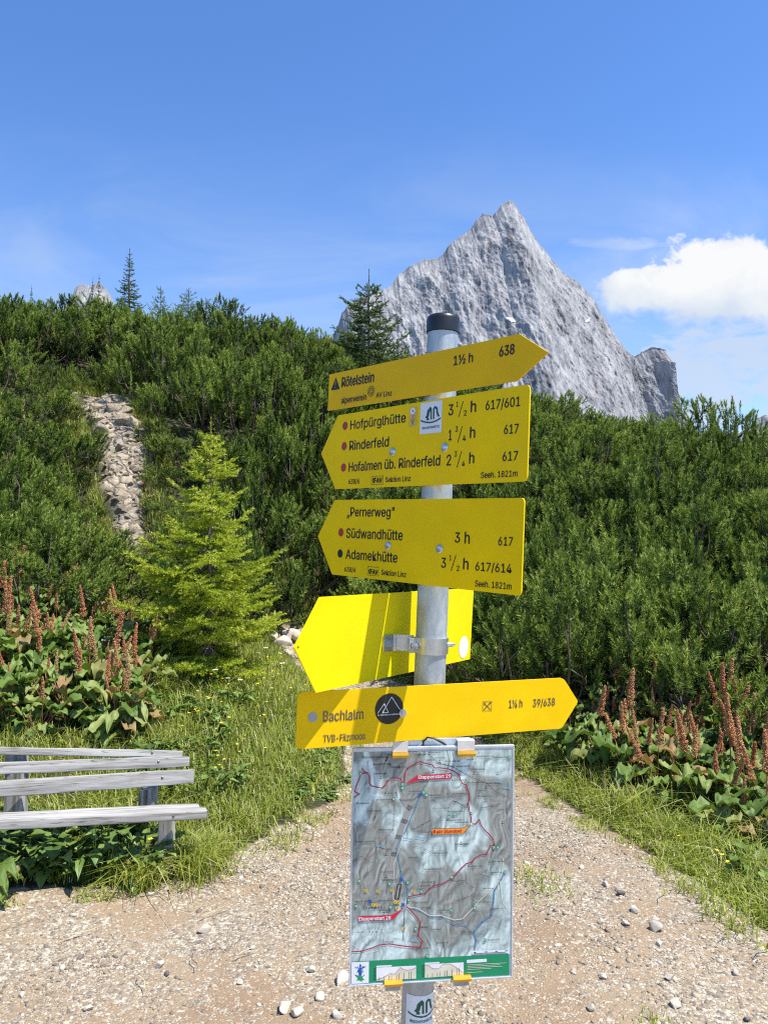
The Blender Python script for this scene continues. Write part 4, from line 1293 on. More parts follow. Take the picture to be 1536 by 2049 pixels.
def clip(x0, x1, y_edge, top):
    s = 1 if top else -1
    bm = bmesh.new()
    if top:
        box_bm(bm, (x0, y_edge - .008, .0018), (x1, y_edge + .011, .0034), None, .0005, 0)
        box_bm(bm, (x0, y_edge + .009, -.010), (x1, y_edge + .0112, .0030), None, .0005, 0)
        prof = [(.0018, 0), (.0075, .0008), (.0095, -.004), (.0080, -.009), (.0018, -.0095)]
        yb = y_edge - .0085
    else:
        box_bm(bm, (x0 + .002, y_edge - .012, -.004), (x1 - .002, y_edge - .0005, .0030), None, .0005, 2)
        prof = [(.0018, .008), (.0070, .0085), (.0105, .004), (.0090, -.001), (.0018, -.0015)]
        yb = y_edge
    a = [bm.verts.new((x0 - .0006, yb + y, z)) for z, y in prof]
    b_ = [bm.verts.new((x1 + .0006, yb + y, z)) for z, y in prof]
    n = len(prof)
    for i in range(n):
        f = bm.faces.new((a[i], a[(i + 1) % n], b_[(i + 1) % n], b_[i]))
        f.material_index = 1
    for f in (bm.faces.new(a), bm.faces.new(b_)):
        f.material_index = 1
    bmesh.ops.recalc_face_normals(bm, faces=bm.faces)
    link('clip', bm_mesh('clip', bm), [MAT['lightgrey'], MAT['lip_reflection'], MAT['dullgrey']], mapb, MM)


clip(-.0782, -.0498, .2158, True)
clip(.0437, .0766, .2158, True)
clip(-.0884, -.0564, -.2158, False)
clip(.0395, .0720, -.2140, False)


def tube(bm, pts, r, seg=8):
    P = [Vector(p) for p in pts]
    rings = []
    for i, p in enumerate(P):
        d = (P[min(i + 1, len(P) - 1)] - P[max(i - 1, 0)]).normalized()
        x = d.orthogonal().normalized()
        y = d.cross(x)
        rr = r[i] if isinstance(r, (list, tuple)) else r
        rings.append([bm.verts.new(p + x * rr * math.cos(2 * math.pi * k / seg) + y * rr * math.sin(2 * math.pi * k / seg)) for k in range(seg)])
    for a, b_ in zip(rings, rings[1:]):
        # match the nearest start so that rings do not twist
        o = min(range(seg), key=lambda q: (a[0].co - b_[q].co).length)
        for k in range(seg):
            bm.faces.new((a[k], a[(k + 1) % seg], b_[(k + 1 + o) % seg], b_[(k + o) % seg]))
    bm.faces.new(rings[0][::-1])
    bm.faces.new(rings[-1])


bm = bmesh.new()
tube(bm, [(-.020, .214, -.006), (-.0195, .224, -.006), (-.012, .2315, -.006), (.000, .2300, -.006), (.014, .2225, -.006), (.024, .216, -.006)], .0019)
link('hanger_wire', bm_mesh('hanger_wire', bm, True), MAT['rubber'], mapb, MM)
bm = bmesh.new()
box_bm(bm, (-.07, .19, -.012), (.07, .229, -.009), None, .001)
link('mount_plate', bm_mesh('mount_plate', bm), MAT['alu'], mapb, MM)

# ------------------------------------------------------------------ bench
bench = empty('wooden_bench', at(60, 1700, 4.0))
label(bench, 'weathered grey wooden bench with a collapsing backrest in the grass', 'bench')


def plank(name, pl, pr, hgt, depth, tilt=0.0, text=None, sag=0.0):
    """pl, pr: world mid points of the front face at both ends."""
    a, b_ = Vector(pl), Vector(pr)
    x = (b_ - a).normalized()
    z = Vector((0, 0, 1))
    y = z.cross(x).normalized()
    z = x.cross(y)
    Mx = Matrix((x, y, z)).transposed().to_4x4() @ Matrix.Rotation(tilt, 4, 'X')
    Mx.translation = (a + b_) / 2
    L = (b_ - a).length
    bm = bmesh.new()
    n = 14
    r = min(hgt, depth) * 0.16
    prof = rounded([(0, -hgt / 2), (depth, -hgt / 2), (depth, hgt / 2), (0, hgt / 2)], [r] * 4, 3)
    rings = []
    for i in range(n + 1):
        t = i / n
        e = 1 - (0.16 if i in (0, n) else 0)
        w = 1 + 0.022 * math.sin(i * 1.7 + len(pl) + pl[2] * 40) + 0.015 * math.sin(i * 4.1)
        rings.append([bm.verts.new(((t - .5) * L + .008 * math.sin(k * 2.3) * (i == n), yq, (zq * w * e) - sag * (1 - (2 * t - 1) ** 2) + .0012 * math.sin(i * 2.2))) for k, (yq, zq) in enumerate(prof)])
    m = len(prof)
    for p, q_ in zip(rings, rings[1:]):
        for k in range(m):
            bm.faces.new((p[k], q_[k], q_[(k + 1) % m], p[(k + 1) % m]))
    bm.faces.new(rings[0][::-1])
    bm.faces.new(rings[-1])
    bmesh.ops.recalc_face_normals(bm, faces=bm.faces)
    o = link(name, bm_mesh(name, bm, True), MAT['wood'], bench, Mx)
    es = o.modifiers.new('edges', 'EDGE_SPLIT')
    es.split_angle = math.radians(40)
    if text:
        label(o, text)
    for bx in (-.14 * L, .40 * L):
        link('bolt', bm_mesh('bolt', cyl_bolt(.007, .004, 12, True), True), MAT['greyprint'], o, Mx @ Matrix.Translation((bx, 0, .004)) @ Matrix.Rotation(math.radians(90), 4, 'X'))
    return o


YL, YR = 3.92, 4.26
def ends(yl, yr, dl, dr, x0=-130, x1=None, xr=380):
    # extend the line through (0, yl) and (xr, yr) to x0
    a, b_ = Vector(at(0, yl, dl)), Vector(at(xr, yr, dr))
    return tuple(a + (a - b_) * 0.75), tuple(b_)


plank('backrest_plank', *ends(1502.5, 1509, YL + .17, YR + .12, xr=365), .040, .034, -.25, 'sagging topmost backrest plank')
plank('backrest_plank', *ends(1538, 1523.5, YL + .08, YR + .10, xr=379), .060, .034, -.18)
plank('backrest_plank', *ends(1579.5, 1553.5, YL + .02, YR + .05, xr=388), .078, .034, -.12)
plank('seat_plank', *ends(1653, 1631, YL - .22, YR - .18, xr=414), .044, .072, .03)
plank('seat_plank', *ends(1641.5, 1620, YL - .095, YR - .065, xr=398), .034, .062, .03)
for nm, px, y0, y1, dY, w in (('front_leg', 331, 1641, 1775, YR - .14, .082), ('back_post', 294, 1584, 1640, YR + .09, .095), ('back_post', 28, 1511, 1660, YL + .215, .10), ('front_leg', -150, 1668, 1800, YL - .14, .085)):
    t_, b_ = at(px, y0, dY), at(px - 4, y1, dY)
    bm = bmesh.new()
    H = t_[2] - b_[2]
    rough = nm == 'back_post' and px == 294
    rings = []
    prof = rounded([(-w / 2, 0), (w / 2, 0), (w / 2, w * .8), (-w / 2, w * .8)], [.008] * 4, 2)
    for i in range(8):
        f_ = i / 7
        rings.append([bm.verts.new((x * (1 - .06 * f_) + (t_[0] - b_[0]) * f_, y, H * f_ + ((.022 * math.sin(k * 2.9) + .012 * math.sin(k * 7.1)) if (i == 7 and rough) else .004 * math.sin(k * 1.9) * (i == 7)))) for k, (x, y) in enumerate(prof)])
    for p, q_ in zip(rings, rings[1:]):
        for k in range(len(prof)):
            bm.faces.new((p[k], p[(k + 1) % len(prof)], q_[(k + 1) % len(prof)], q_[k]))
    bm.faces.new(rings[-1])
    o = link(nm, bm_mesh(nm, bm), MAT['postwood'], bench, Matrix.Translation(b_))
    if rough:
        label(o, 'rotten stub of a broken back post')
# ------------------------------------------------------------------ vegetation builders
def needles(P0, P1, per_m, length, width, ang, r, tint, jit=0.25, tipboost=0.0, mincount=1):
    """thin triangular needles along segments P0->P1; returns verts, tris, tint per vertex."""
    P0, P1 = np.asarray(P0, float), np.asarray(P1, float)
    seg = P1 - P0
    L = np.linalg.norm(seg, axis=1)
    cnt = np.maximum((L * per_m + r.random(len(L))).astype(int), mincount)
    idx = np.repeat(np.arange(len(L)), cnt)
    n = len(idx)
    t = r.random(n)
    ax = unit(seg)[idx]
    rv = unit(r.normal(size=(n, 3)))
    perp = unit(np.cross(ax, rv))
    a = np.radians(ang) * (1 + r.normal(size=n) * jit)
    a = a * (1 - 0.45 * t ** 3)
    d = ax * np.cos(a)[:, None] + perp * np.sin(a)[:, None]
    base = P0[idx] + seg[idx] * t[:, None]
    side = unit(unit(np.cross(ax, perp)) + r.normal(size=(n, 3)) * .35) * (width / 2)
    ln = length * (0.75 + 0.5 * r.random(n)) * (1 - 0.25 * t)
    tip = base + d * ln[:, None]
    V_ = np.stack([base - side, base + side, tip], 1).reshape(-1, 3)
    T_ = np.arange(3 * n).reshape(-1, 3)
    tn = np.asarray(tint, float)[idx] + r.normal(size=n) * 0.07 + tipboost * t
    tv = np.repeat(np.clip(tn, 0, 1), 3)
    return V_, T_, tv


def tubes_np(chains, seg=5):
    """chains: list of (points, radii). One mesh worth of tapered tubes."""
    VV, QQ, o = [], [], 0
    for pts, rad in chains:
        pts = np.asarray(pts, float)
        d = unit(np.gradient(pts, axis=0))
        ref = np.array([0.31, 0.17, 0.93]) if abs(d[0] @ np.array([0.31, 0.17, 0.93])) < 0.9 else np.array([1.0, 0, 0])
        x = unit(np.cross(d, ref))
        y = np.cross(d, x)
        a = np.arange(seg) * 2 * math.pi / seg
        ring = pts[:, None, :] + (x[:, None, :] * np.cos(a)[None, :, None] + y[:, None, :] * np.sin(a)[None, :, None]) * np.asarray(rad)[:, None, None]
        n = len(pts)
        VV.append(ring.reshape(-1, 3))
        k = (np.arange(n - 1)[:, None] * seg + np.arange(seg)[None, :])
        k2 = (np.arange(n - 1)[:, None] * seg + (np.arange(seg)[None, :] + 1) % seg)
        QQ.append(np.stack([k, k2, k2 + seg, k + seg], -1).reshape(-1, 4) + o)
        o += n * seg
    return np.concatenate(VV), np.concatenate(QQ)


def pine_shrub_meshes(seed, dens=1.0):
    """low mountain pine: many upright bottle-brush shoots over a dome; returns crown mesh and branch mesh (unit ~0.9 m radius, ~0.95 m tall)."""
    r = np.random.default_rng(seed)
    nb = 15
    tips, dirs, tnt = [], [], []
    chains = []
    for b_ in range(nb):
        a = 2 * math.pi * (b_ + r.random() * .8) / nb
        rad = 0.88 * math.sqrt(r.uniform(0.03, 1))
        c = np.array([math.cos(a) * rad, math.sin(a) * rad])
        top = (0.98 - 0.42 * (rad / .9) ** 2) * r.uniform(0.68, 1.22)
        lump = r.uniform(0.17, 0.30)
        chains.append(([(0.1 * c[0], 0.1 * c[1], 0.02), (0.5 * c[0], 0.5 * c[1], .10 * top), (0.85 * c[0], 0.85 * c[1], .38 * top), (c[0], c[1], .86 * top)], [.018, .014, .009, .004]))
        bt = r.uniform(-.14, .14)
        ns = int(20 * dens)
        for k in range(ns):
            q_ = r.random() ** .6
            aa = r.uniform(0, 2 * math.pi)
            off = np.array([math.cos(aa), math.sin(aa)]) * lump * q_
            z = top - 0.55 * top * q_ ** 2.2 * r.uniform(.4, 1.2)
            p = np.array([c[0] + off[0], c[1] + off[1], max(z, .08)])
            out = np.array([off[0] * 1.9 + c[0] * .45, off[1] * 1.9 + c[1] * .45, 0.75]) + r.normal(size=3) * .20
            d = out / np.linalg.norm(out)
            tips.append(p)
            dirs.append(d)
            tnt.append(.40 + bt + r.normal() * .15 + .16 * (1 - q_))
            if k % 5 == 0:
                s0 = np.array([c[0], c[1], .45 * top])
                chains.append(([s0, (s0 + p) / 2 + [0, 0, -.04], p - d * .18], [.006, .0045, .003]))
    tips, dirs, tnt = np.array(tips), np.array(dirs), np.array(tnt)
    ln = r.uniform(.13, .23, len(tips))
    P0 = tips - dirs * ln[:, None]
    bend = np.array([0, 0, 1.0])
    P1 = tips
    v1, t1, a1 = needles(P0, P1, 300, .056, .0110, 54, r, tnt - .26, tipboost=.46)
    # lighter candles at the tip
    v2, t2, a2 = needles(P1 - dirs * .03, P1 + dirs * r.uniform(.02, .07, len(tips))[:, None], 420, .046, .0095, 38, r, tnt + .22)
    V_ = np.concatenate([v1, v2])
    T_ = np.concatenate([t1, t2 + len(v1)])
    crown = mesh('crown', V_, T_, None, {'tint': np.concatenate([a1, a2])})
    bv, bq = tubes_np(chains)
    trunk = mesh('branches', bv, None, bq, None, True)
    return crown, trunk


def spruce_meshes(seed, H, R, whorl=0.115, pm=210, nl=.021, nw=.0042, top_gap=.1, prof=lambda q: q ** .85, ang_top=35, ang_bot=-8, sub=.045, tbase=.5, nbr=7, flat=.35):
    """young spruce: trunk, whorls of branches and flat sprays of needle-clad twigs."""
    r = np.random.default_rng(seed)
    chains = [([(0, 0, -.05), (0.01, 0, H * .35), (-.008, .006, H * .7), (0, 0, H)], [H * .017, H * .012, H * .006, .003])]
    S0, S1, TT = [], [], []
    z = H - top_gap
    # leader
    S0.append((0, 0, H - top_gap * 2.2)); S1.append((0, 0, H)); TT.append(.75)
    kk = 0
    while z > H * .03:
        q_ = (H - z) / H
        bl = R * prof(q_)
        el_ = math.radians(ang_top + (ang_bot - ang_top) * min(1, q_ * 1.25))
        n = nbr + (1 if q_ > .3 else -2 if q_ < .12 else 0)
        a0 = r.uniform(0, 6.28)
        for b_ in range(n):
            a = a0 + 2 * math.pi * b_ / n + r.normal() * .22
            l = bl * r.uniform(.55, 1.2)
            if l < .03:
                continue
            e = el_ + r.normal() * .12
            hd = np.array([math.cos(a), math.sin(a), 0])
            zz = z + r.normal() * .02
            m = 7
            t = np.linspace(0, 1, m)
            drop = -.16 * l * np.sin(t * math.pi * .75) * (q_ > .25) + .13 * l * t ** 3
            pts = hd[None] * (l * t * math.cos(e))[:, None] + np.array([0, 0, 1.0])[None] * (zz + l * t * math.sin(e) + drop)[:, None]
            chains.append((pts, np.linspace(max(.0035, l * .013), .0014, m)))
            bt = tbase + r.normal() * .10 + .12 * (1 - q_)
            # main axis needles on the outer part
            for i in range(2, m - 1):
                S0.append(pts[i]); S1.append(pts[i + 1]); TT.append(bt + .06 * i)
            nt = int(l / sub)
            sd_ = np.array([-math.sin(a), math.cos(a), 0])
            for j in range(nt):
                tt = .16 + .82 * (j + r.random()) / max(nt, 1)
                i = min(int(tt * (m - 1)), m - 2)
                p = pts[i] + (pts[i + 1] - pts[i]) * (tt * (m - 1) - i)
                fwd = unit((pts[i + 1] - pts[i])[None])[0]
                s = 1 if j % 2 else -1
                d = fwd * r.uniform(.45, .95) + sd_ * s * r.uniform(.6, 1.0) + np.array([0, 0, r.normal() * flat * .5 - .08])
                d /= np.linalg.norm(d)
                tl = min(.42 * l * (1.08 - tt) + .035, .24) * r.uniform(.6, 1.25)
                e1 = p + d * tl * .55
                e2 = e1 + (d + np.array([0, 0, r.normal() * .12])) * tl * .45
                S0 += [p, e1]; S1 += [e1, e2]; TT += [bt, bt + .16]
                if tl > .11:
                    for s2 in (-1, 1):
                        d2 = d * .75 + np.cross(d, [0, 0, 1]) * s2 * .65
                        S0.append(p + d * tl * .4); S1.append(p + d * tl * .4 + d2 * tl * .42); TT.append(bt + .08)
        z -= whorl * r.uniform(.75, 1.2) * (0.7 + .5 * q_)
        kk += 1
    V_, T_, tv = needles(S0, S1, pm, nl, nw, 52, r, TT, tipboost=.06)
    crown = mesh('crown', V_, T_, None, {'tint': tv})
    bv, bq = tubes_np(chains)
    return crown, mesh('trunk', bv, None, bq, None, True)


# --- mountain pines over the slope
YMIN = np.array([[-900, 7.2], [60, 7.2], [240, 7.4], [300, 8.3], [450, 8.2], [560, 9.5], [690, 10.4], [800, 9.7], [900, 8.5], [960, 7.5], [1100, 6.8], [1300, 6.45], [1536, 6.2], [2600, 5.8]])
protos = [pine_shrub_meshes(100 + i) for i in range(7)]
cand = []
r = np.random.default_rng(42)
pts = []
tries = 0
while tries < 12000:
    tries += 1
    y = r.uniform(6.0, 17.3)
    half = .5 * y * 1.08 + 2.2
    x = r.uniform(-half, half)
    px = 768 + F * x / y
    if y < np.interp(px, YMIN[:, 0], YMIN[:, 1]):
        continue
    mind = .54 + .020 * (y - 6)
    ok = True
    for (a, b_) in pts:
        if (a - x) ** 2 + (b_ - y) ** 2 < mind ** 2:
            ok = False
            break
    if ok:
        pts.append((x, y))
pts = np.array(pts)
s_ = sdist(pts[:, 0], pts[:, 1])
pxs = 768 + F * pts[:, 0] / pts[:, 1]
keep = (s_ > np.where(pxs < 700, .22, .38)) & (sdist(pts[:, 0], pts[:, 1], TRAIL) > .55) & ~((np.abs(pxs - 226) < 60) & (pts[:, 1] < 11.0)) & ~((np.abs(pxs - 230) < 45) & (pts[:, 1] < 12.8) & (s_ < .55)) & ~((np.abs(pxs - 200) < 70) & (pts[:, 1] > 12.1) & (pts[:, 1] < 12.9))
pts = pts[keep]
fill = []
for _ in range(2500):
    if len(fill) >= 40:
        break
    y = r.uniform(9.6, 13.2)
    x = (r.uniform(90, 330) - 768) / F * y
    st_ = sdist([x], [y], TRAIL)[0]
    if .26 < st_ < .75 and sdist([x], [y])[0] > .3 and all((x - a) ** 2 + (y - b_) ** 2 > .13 for a, b_ in fill):
        fill.append((x, y))
order = np.argsort(pts[:, 1])[:298 - len(fill)]
small = np.concatenate([np.zeros(len(order), bool), np.ones(len(fill), bool)])
pts = np.concatenate([pts[order], np.array(fill)])
zs_ = height(pts[:, 0], pts[:, 1])
print('pines', len(pts))
px_i = 768 + F * pts[:, 0] / pts[:, 1]
for i, ((x, y), z) in enumerate(zip(pts, zs_)):
    cm, tm_ = protos[int(r.integers(len(protos)))]
    px = 768 + F * x / y
    s = r.uniform(.86, 1.25) * (.84 if (px_i[i] > 900 and y > 12.3) else 1.0)
    if 285 < px < 380 and 9 < y < 11.6:
        s *= .62
    if small[i]:
        s = r.uniform(.36, .50)
    hs = s * r.uniform(.82, 1.22)
    if y > 13:
        hs = min(hs, .98 if px < 900 else .80 if px < 1490 else .6)
    if 60 < px < 380 and y < 11.5:
        hs *= .72
    root = empty('mountain_pine', (x, y, z - .06), r.uniform(0, 6.28))
    root.scale = (s, s, hs)
    left = px < 560
    label(root, 'low dense mountain pine shrub on the slope left of the signpost' if px < 760 else 'low dense mountain pine shrub on the slope right of the signpost', 'pine shrub', 'mountain pine thicket covering the slope')
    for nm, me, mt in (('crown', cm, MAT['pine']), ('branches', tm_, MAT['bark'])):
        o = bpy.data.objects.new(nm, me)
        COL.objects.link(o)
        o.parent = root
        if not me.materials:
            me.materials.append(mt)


def tree(name, text, meshes, mats, loc, rz=0, cat='tree', group=None, sc=(1, 1, 1)):
    t = empty(name, loc, rz)
    t.scale = sc
    label(t, text, cat, group)
    for nm, me, mt in zip(('crown', 'trunk'), meshes, mats):
        o = bpy.data.objects.new(nm, me)
        COL.objects.link(o)
        o.parent = t
        if not me.materials:
            me.materials.append(mt)
    return t


# foreground spruce
p = at(416, 1365, 7.0)
z0 = hz1(p[0], p[1])
H = at(408, 836, 7.0)[2] - z0
tree('young_spruce', 'young yellow-green spruce tree standing beside the grassy meadow', spruce_meshes(7, H, .74, .145, 560, .027, .0070, .20, lambda q: 1.04 * float(np.interp(q, [0, .1, .23, .42, .56, .66, .82, 1], [.04, .13, .36, .58, .92, 1.0, .88, .70])), 34, -8, .029, .57, 7),
     (MAT['spruce_bright'], MAT['bark']), (p[0], p[1], z0))
# skyline and mid-slope trees: (name, label, base px, top px py, Y, R, mat, seed)
dk = spruce_meshes(21, 3.2, .62, .15, 300, .034, .011, .2, lambda q: min(1, 1.1 * q ** .9), 30, -12, .06, .45, 7)
for text, px, top, Y, Hh, sx, mt, nm in [
    ('slender dark spruce standing tallest on the left skyline', 260, 498, 17.5, 2.6, .95, 'spruce_dark', 'spruce_tree'),
    ('thin twin-topped spruce left of the tallest skyline spruce', 199, 548, 18.0, 2.2, .55, 'spruce_dark', 'spruce_tree'),
    ('thin short spruce leaning against the twin-topped one', 186, 556, 18.2, 2.1, .5, 'spruce_dark', 'spruce_tree'),
    ('small dark spruce tip on the far left skyline', 64, 570, 16.5, 1.5, .5, 'spruce_dark', 'spruce_tree'),
    ('small airy spruce on the right skyline beside the distant mountain', 1466, 818, 14.6, 1.7, .85, 'spruce_dark', 'spruce_tree'),
    ('tiny spruce tip at the right end of the skyline', 1530, 838, 14.6, 1.3, .6, 'spruce_dark', 'spruce_tree'),
    ('small green spruce on the ridge crest just left of the peak base', 582, 626, 16.2, 1.5, .5, 'spruce_dark', 'spruce_tree')]:
    b_ = at(px, top, Y)
    tree(nm, text, dk, (MAT[mt], MAT['bark']), (b_[0], b_[1], b_[2] - Hh), px * .7, 'tree', 'spruces along the skyline', (sx * Hh / 3.2 * 1.15, sx * Hh / 3.2 * 1.15, Hh / 3.2))
b_ = at(738, 540, 12.6)
tree('spruce_tree', 'dark green spruce with a thin leader behind the topmost sign board', spruce_meshes(33, 2.2, .86, .150, 330, .038, .011, .36, lambda q: float(np.interp(q, [0, .12, .3, .45, .7, 1], [.05, .14, .5, .62, .85, 1])), 40, 6, .06, .45, 6), (MAT['spruce_dark'], MAT['bark']), (b_[0], b_[1], b_[2] - 2.2), 0.4, 'tree', 'spruces along the skyline')
lm = spruce_meshes(55, 1.5, .55, .12, 220, .032, .009, .12, lambda q: min(1, 1.2 * q ** .7), 35, 15, .06, .5, 5)
for i, (text, px, top, Y, hh, sc) in enumerate([('pale green larch sapling on the left ridge crest', 322, 572, 16.3, 1.5, .75), ('broad pale green larch bush right of the larch sapling', 378, 578, 16.4, 1.35, 1.1), ('low pale green larch bush at the ridge crest near the broad one', 412, 596, 16.4, 1.2, 1.0)]):
    b_ = at(px, top, Y)
    tree('larch_sapling', text, lm, (MAT['larch'], MAT['bark']), (b_[0], b_[1], b_[2] - hh), i * 1.3, 'tree', 'larches on the ridge', (sc, sc, hh / 1.5))


# --- dock plants: big wavy leaves and rusty seed spikes
def leaf_patch(r, L, Wd, droop, wave, base, az_, elev, n=7, m=4, heart=True, fold=.25):
    """one broad leaf as a curved grid; returns verts, quads."""
    t = np.linspace(0, 1, n)
    w = np.sin(np.pi * np.clip(t * .93 + .07, 0, 1) ** .72) ** .8
    if heart:
        w[0] = .35
    u = np.linspace(-1, 1, m * 2 + 1)
    T_, U_ = np.meshgrid(t, u, indexing='ij')
    Wg = w[:, None] * Wd / 2
    x = T_ * L - heart * (np.abs(U_) ** 1.5) * L * .16 * (1 - T_) ** 2
    y = U_ * Wg
    zc_ = L * (math.tan(elev) * T_ - droop * T_ ** 2)
    zc_ = zc_ + fold * np.abs(y) + wave * np.sin(T_ * 9 + U_ * 2.4 + r.uniform(0, 6)) * np.abs(U_) * .5 + r.normal(size=T_.shape) * wave * .25
    c, s = math.cos(az_), math.sin(az_)
    V_ = np.stack([base[0] + x * c - y * s, base[1] + x * s + y * c, base[2] + zc_], -1).reshape(-1, 3)
    w2 = 2 * m + 1
    k = (np.arange(n - 1)[:, None] * w2 + np.arange(w2 - 1)[None, :]).ravel()
    return V_, np.stack([k, k + 1, k + w2 + 1, k + w2], 1)


def rosette(seed, nleaf, Lr, Wr, stalk, tint0, tvar, droop=(.5, 1.1), elev=(.3, .9), heart=True, wave=.03, ymul=1.0, old=.12, n=7, m=4):
    r = np.random.default_rng(seed)
    VV, QQ, TT, o = [], [], [], 0
    ch = []
    for i in range(nleaf):
        a = 2.4 * i + r.normal() * .4
        L = r.uniform(*Lr)
        e = r.uniform(*elev)
        st = r.uniform(*stalk)
        lean = r.uniform(.15, .75)
        b0 = np.array([0.03 * math.cos(a), .03 * math.sin(a), 0.0])
        b1 = b0 + np.array([math.cos(a) * math.sin(lean) * st, math.sin(a) * math.sin(lean) * st, math.cos(lean) * st])
        ch.append(([b0, (b0 + b1) / 2 + [math.cos(a) * -.01, 0, .02], b1, b1 + [math.cos(a) * L * .45, math.sin(a) * L * .45, L * (.45 * math.tan(e) - .2 * .45) * .9 - .004]], [.007, .006, .0045, .002]))
        v, q_ = leaf_patch(r, L, r.uniform(*Wr), r.uniform(*droop), wave, b1, a + r.normal() * .3, e, n, m, heart)
        VV.append(v)
        QQ.append(q_ + o)
        o += len(v)
        tn = tint0 + r.normal() * tvar if r.random() > old else r.uniform(.86, 1.0)
        TT.append(np.clip(np.full(len(v), tn) + r.normal(size=len(v)) * .04, 0, 1))
    fol = mesh('foliage', np.concatenate(VV), None, np.concatenate(QQ), {'tint': np.concatenate(TT)}, True)
    sv, sq = tubes_np(ch, 5)
    return fol, mesh('leaf_stalks', sv, None, sq, None, True)


def spike_mesh(seed, H, sl_, R, tint0):
    """stem with whorls of small rusty seed valves."""
    r = np.random.default_rng(seed)
    lx, ly = r.normal(size=2) * .05
    P = lambda t: np.array([lx * t * t * H * 1.5, ly * t * t * H * 1.5, H * t])
    n = int(sl_ * 2500)
    t = 1 - (sl_ / H) * r.random(n) ** 1.0
    q_ = (t - (1 - sl_ / H)) / (sl_ / H)
    rad = R * (1.15 - q_ * .85) * (.45 + .55 * np.abs(np.sin(q_ * 20 + r.normal(size=n) * .35))) * np.sqrt(r.random(n))
    a = r.uniform(0, 6.28, n)
    C = np.stack([P(tt) for tt in t]) + np.stack([np.cos(a) * rad, np.sin(a) * rad, r.normal(size=n) * .004], 1)
    s = r.uniform(.0038, .0072, n)
    B = unit(r.normal(size=(n, 3)))
    D = unit(np.cross(B, r.normal(size=(n, 3))))
    E_ = np.cross(B, D)
    V_ = np.stack([C - B * s[:, None], C + D * s[:, None] * .9, C + B * s[:, None] * 1.2, C - D * s[:, None] * .9, C + E_ * s[:, None] * .8, C - E_ * s[:, None] * .8], 1).reshape(-1, 3)
    tri = np.array([[0, 1, 4], [1, 2, 4], [2, 3, 4], [3, 0, 4], [1, 0, 5], [2, 1, 5], [3, 2, 5], [0, 3, 5]])
    T_ = (np.arange(n)[:, None, None] * 6 + tri[None]).reshape(-1, 3)
    tn = np.clip(tint0 + r.normal(size=n) * .16 + .15 * (1 - q_), 0, 1)
    sv, sq = tubes_np([([P(k) for k in np.linspace(0, .98, 6)], np.linspace(.0055, .002, 6))], 5)
    allv = np.concatenate([V_, sv])
    me = mesh('flower_spike', allv, T_, sq + len(V_), {'tint': np.concatenate([np.repeat(tn, 6), np.full(len(sv), .1)])}, False)
    return me


dock_fol = [rosette(200 + i, 19, (.10, .22), (.085, .165), (.08, .42), .52, .2, (.2, 1.0), (-.1, .8), True, .05, old=.06, n=8, m=4) for i in range(6)]
dock_spk = [spike_mesh(300 + i, h, s, R, tn) for i, (h, s, R, tn) in enumerate([(.74, .24, .033, .5), (.84, .30, .036, .6), (.64, .20, .032, .4), (.78, .26, .031, .75), (.58, .20, .035, .6), (.78, .30, .033, .45)])]
for (f_, s_) in dock_fol:
    f_.materials.append(MAT['dockleaf'])
    s_.materials.append(MAT['stem'])
for s_ in dock_spk:
    s_.materials.append(MAT['spike'])
dr = np.random.default_rng(77)


def child(nm, me, root, loc=(0, 0, 0), rz=0, sc=1.0, tilt=0.0):
    o = bpy.data.objects.new(nm, me)
    COL.objects.link(o)
    o.parent = root
    o.location = loc
    o.rotation_euler = (tilt, 0, rz)
    o.scale = (sc, sc, sc)
    return o


def dock(px, py, Y, text, group, nspk=2, sc=1.0, hs=1.0):
    x = at(px, py, Y)[0]
    root = empty('dock_plant', (x, Y, hz1(x, Y) - .02), dr.uniform(0, 6.28))
    root.scale = (sc, sc, sc * hs)
    label(root, text, 'wild plant', group)
    f_, s_ = dock_fol[int(dr.integers(6))]
    child('foliage', f_, root)
    child('leaf_stalks', s_, root)
    for k in range(nspk):
        a = dr.uniform(0, 6.28)
        child('flower_spike', dock_spk[int(dr.integers(6))], root, (.07 * math.cos(a), .07 * math.sin(a), 0), dr.uniform(0, 6.28), dr.uniform(.58, 1.05), dr.normal() * .17)


